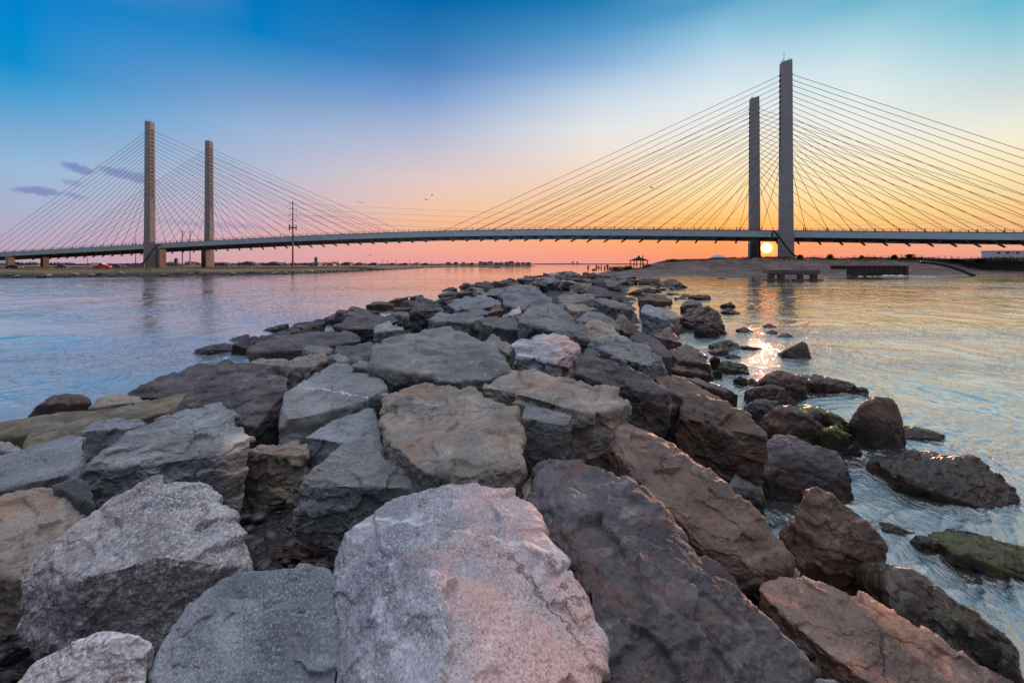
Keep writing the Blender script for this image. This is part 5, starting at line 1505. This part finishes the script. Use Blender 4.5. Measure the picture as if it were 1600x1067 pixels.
hr = random.Random(21)
def house(px, pyb, Y, w, h, d, wc, rc, label, zf=left_z, group=None, hip=False, cup=False, storeys=2):
    x = (px - CX) / F * Y; z = H - (pyb - CY) * Y / F
    root = empty("house", (x, Y, z), label, "house", group)
    wm = simple("siding_" + str(wc), rgb(*wc), .8, var=.05); rm = simple("roofing_" + str(rc), rgb(*rc), .8, var=.08)
    MB().box(-w/2, w/2, 0, d, -1, h).build("wall", wm, root)
    e = .3; rh = w * .17
    mb = MB()
    if hip: mb.hexa([(-w/2-e, -e, h + .003), (w/2+e, -e, h + .003), (w/2+e, d+e, h + .003), (-w/2-e, d+e, h + .003)], [(-w*.12, d*.4, h+rh), (w*.12, d*.4, h+rh), (w*.12, d*.6, h+rh), (-w*.12, d*.6, h+rh)])
    else:
        v = [(-w/2-e, -e, h + .003), (w/2+e, -e, h + .003), (w/2+e, d+e, h + .003), (-w/2-e, d+e, h + .003), (0, -e, h+rh), (0, d+e, h+rh)]
        mb.add(v, [(0,3,2,1), (0,1,4), (1,2,5,4), (2,3,5), (3,0,4,5)])
    r_ = mb.build("roof", rm, root)
    if cup:
        MB().box(-.9, .9, d*.5-.9, d*.5+.9, h+rh-.3, h+rh+2.2).hexa([(-1.3, d*.5-1.3, h+rh+2.2), (1.3, d*.5-1.3, h+rh+2.2), (1.3, d*.5+1.3, h+rh+2.2), (-1.3, d*.5+1.3, h+rh+2.2)], [(-.1, d*.5-.1, h+rh+4.4), (.1, d*.5-.1, h+rh+4.4), (.1, d*.5+.1, h+rh+4.4), (-.1, d*.5+.1, h+rh+4.4)]).build("cupola", rm, r_)
    g = simple("house_glass", rgb(52, 54, 70), .2)
    for st in range(storeys):
        n = max(2, int(w / 3))
        for i in range(n):
            wx = -w/2 + w * (i + .5) / n; wz = .9 + st * (h / storeys)
            MB().box(wx - .5, wx + .5, -.04, -.005, wz, wz + 1.2).build("window", g, root)
wc = [(176,150,150), (150,132,140), (196,170,166), (128,110,122), (168,128,122), (140,126,140)]
rc = [(92,78,92), (104,72,78), (78,74,92), (110,86,92)]
# the crowded point at the tip
px = 751
i = 0
while px < 833:
    w = hr.uniform(5.5, 9); h = hr.uniform(4.2, 6.6)
    house(px, 415.8, 585 + hr.uniform(-15, 20), w, h, 8, wc[i % 6], rc[i % 4], "tall narrow shore house in the tight row at the tip of the far point", group="row houses on the tip of the far point", hip=(i % 4 == 0))
    px += w / 585 * F * 1.02; i += 1
for j, (q, w, h, y) in enumerate([(478, 6.3, 3.0, 420), (500, 9.8, 2.6, 430), (515, 7.0, 2.8, 440), (540, 11.2, 3, 520), (560, 8.4, 3.2, 540), (583, 9.8, 3.0, 560), (612, 7.0, 3.4, 600), (632, 9.1, 3.0, 610), (650, 7.0, 3.8, 610), (664, 6.3, 3.4, 600), (700, 7.0, 4.4, 600), (712, 6.3, 4.8, 610), (724, 5.6, 4.4, 600), (737, 7.7, 3.6, 605)]):
    house(q, 415.6 if y > 500 else 417, y, w, h, 9, wc[j % 6], rc[(j + 1) % 4], "low pale house in the scattered row on the far shore under mid-span", group="scattered houses on the far shore")
house(490, 418, 330, 7, 3.2, 8, (140,130,150), (84,84,108), "grey house with a pointed cupola right of the tall mast", cup=True, hip=True)
house(269, 418, 340, 9, 2.2, 8, (120,112,128), (70,74,92), "small dark house with a pointed cupola between the left pylons", cup=True, hip=True)
house(345, 417.5, 360, 12, 2.2, 8, (150,140,150), (84,74,88), "long low pale house right of the far left pylon", storeys=1)
house(385, 417, 380, 16, 2.4, 8, (170,156,164), (96,84,96), "long low whitish building midway between far left pylon and tall mast", storeys=1)
house(425, 417, 400, 18, 2.0, 8, (150,136,148), (90,80,96), "low lilac-grey building just left of the tall mast", storeys=1)
# distant rail bridge piers on the horizon line
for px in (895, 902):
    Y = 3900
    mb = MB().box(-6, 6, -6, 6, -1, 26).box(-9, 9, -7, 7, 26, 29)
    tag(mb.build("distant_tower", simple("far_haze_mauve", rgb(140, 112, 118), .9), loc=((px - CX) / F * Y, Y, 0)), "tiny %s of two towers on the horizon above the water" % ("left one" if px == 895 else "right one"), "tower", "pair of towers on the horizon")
# small motor boat
def boat():
    x, y, _ = P(776, 418.6, 0)
    root = empty("motor_boat", (x, y, 0), "small dark motor boat out on the inlet under mid-span", "boat", rz=.1)
    n = 9; v = []; f = []
    for i in range(n):
        t = i / (n - 1); xx = -2.6 + 5.4 * t; w = 1.0 * (1 - t ** 3.5); sh_ = .55 + .35 * t * t
        v += [(xx, -w, sh_), (xx, -w * .7, -.15), (xx, w * .7, -.15), (xx, w, sh_)]
    for i in range(n - 1):
        a = i * 4
        for k in range(3): f.append((a + k, a + k + 1, a + 5 + k, a + 4 + k))
        f.append((a + 3, a, a + 4, a + 7))
    f.append((0, 3, 2, 1)); f.append(((n-1)*4, (n-1)*4+1, (n-1)*4+2, (n-1)*4+3))
    hl = MB().add(v, f).build("hull", simple("boat_hull", rgb(72, 66, 80), .4), root)
    MB().box(-.5, .5, -.4, .4, .55, 1.3).build("console", simple("boat_white", rgb(140, 134, 146), .5), root)
    MB().box(-.9, .7, -.7, .7, 1.9, 1.98).build("canopy", simple("boat_hull", rgb(72, 66, 80), .4), root)
    for a in (-.85, .65):
        for c_ in (-.6, .6): MB().tube([(a, c_, .6), (a, c_, 1.9)], .03, 5).build("canopy_pole", polem, root)
    MB().box(-2.95, -2.6, -.2, .2, .1, .95).build("outboard_motor", simple("tyre", rgb(26, 26, 28), .8), root)
boat()
def gull(px, py, Y, label, rz, s_=1.0):
    o = Vector(PY(px, py, Y))
    v = [(0, .28, 0), (.05, .12, .02), (-.05, .12, .02), (.07, -.05, 0), (-.07, -.05, 0), (0, -.05, .07), (0, -.05, -.06), (.05, -.32, 0), (-.05, -.32, 0), (0, .12, .05), (0, .12, -.04)]
    f = [(0,1,9),(0,9,2),(0,10,1),(0,2,10),(1,3,5,9),(9,5,4,2),(1,10,6,3),(10,2,4,6),(3,7,5),(5,7,8),(5,8,4),(3,6,7),(6,8,7),(6,4,8)]
    mb = MB().add(v, f)
    for sg in (-1, 1):
        w = [(sg*.05, .1, .02), (sg*.05, -.08, .02), (sg*.38, .14, .2), (sg*.38, -.02, .19), (sg*.8, .0, .08), (sg*.76, -.04, .075)]
        w2 = [(a, c, d - .015) for a, c, d in w]
        mb.add(w + w2, [(0,2,3,1), (2,4,5,3), (6,7,9,8), (8,9,11,10), (0,6,8,2), (2,8,10,4), (1,3,9,7), (3,5,11,9), (4,10,11,5)])
    g = mb.build("gull", simple("gull_grey", rgb(90, 86, 92), .8), loc=o); g.rotation_euler = (0, .15, rz); g.scale = (s_,) * 3
    tag(g, label, "bird", "gulls flying over the inlet")
gull(563, 317, 70, "gull flying just above the cables near the bridge's middle, leftmost of three", .5)
gull(666, 312.5, 90, "small gull high above mid-span, the left one of a close pair", 1.2)
gull(675, 305.5, 100, "small gull high above mid-span, the upper right one of a close pair", 2.0)
gull(1018, 294, 70, "gull flying in front of the right cable fan", .9)
gull(578, 399, 110, "tiny gull low under the bridge near mid-span", 2.4)
# foam where the wavelets meet the bulkhead
mb = MB(); rs = np.random.RandomState(2)
V = []; Fs = []; n = 0; U, Fc = ico(2)
for k in range(150):
    px = rs.triangular(1338, 1400, 1470); Y = 105.3 - rs.rand() * 2.5 - abs(px - 1400) * .015
    s_ = rs.uniform(.06, .22) * (1.4 if 1380 < px < 1415 else .8)
    V.append(U * [s_ * 2.2, s_, s_ * .6] + [(px - CX) / F * Y, Y, rs.rand() * .18 * (1380 < px < 1430)]); Fs.append(Fc + n); n += len(U)
tag(mesh_obj("sea_foam", np.vstack(V), np.vstack(Fs), simple("foam", rgb(215, 212, 215), .8, var=.05), smooth=True), "white surf foam breaking at the foot of the rusty bulkhead", "foam", kind='stuff')
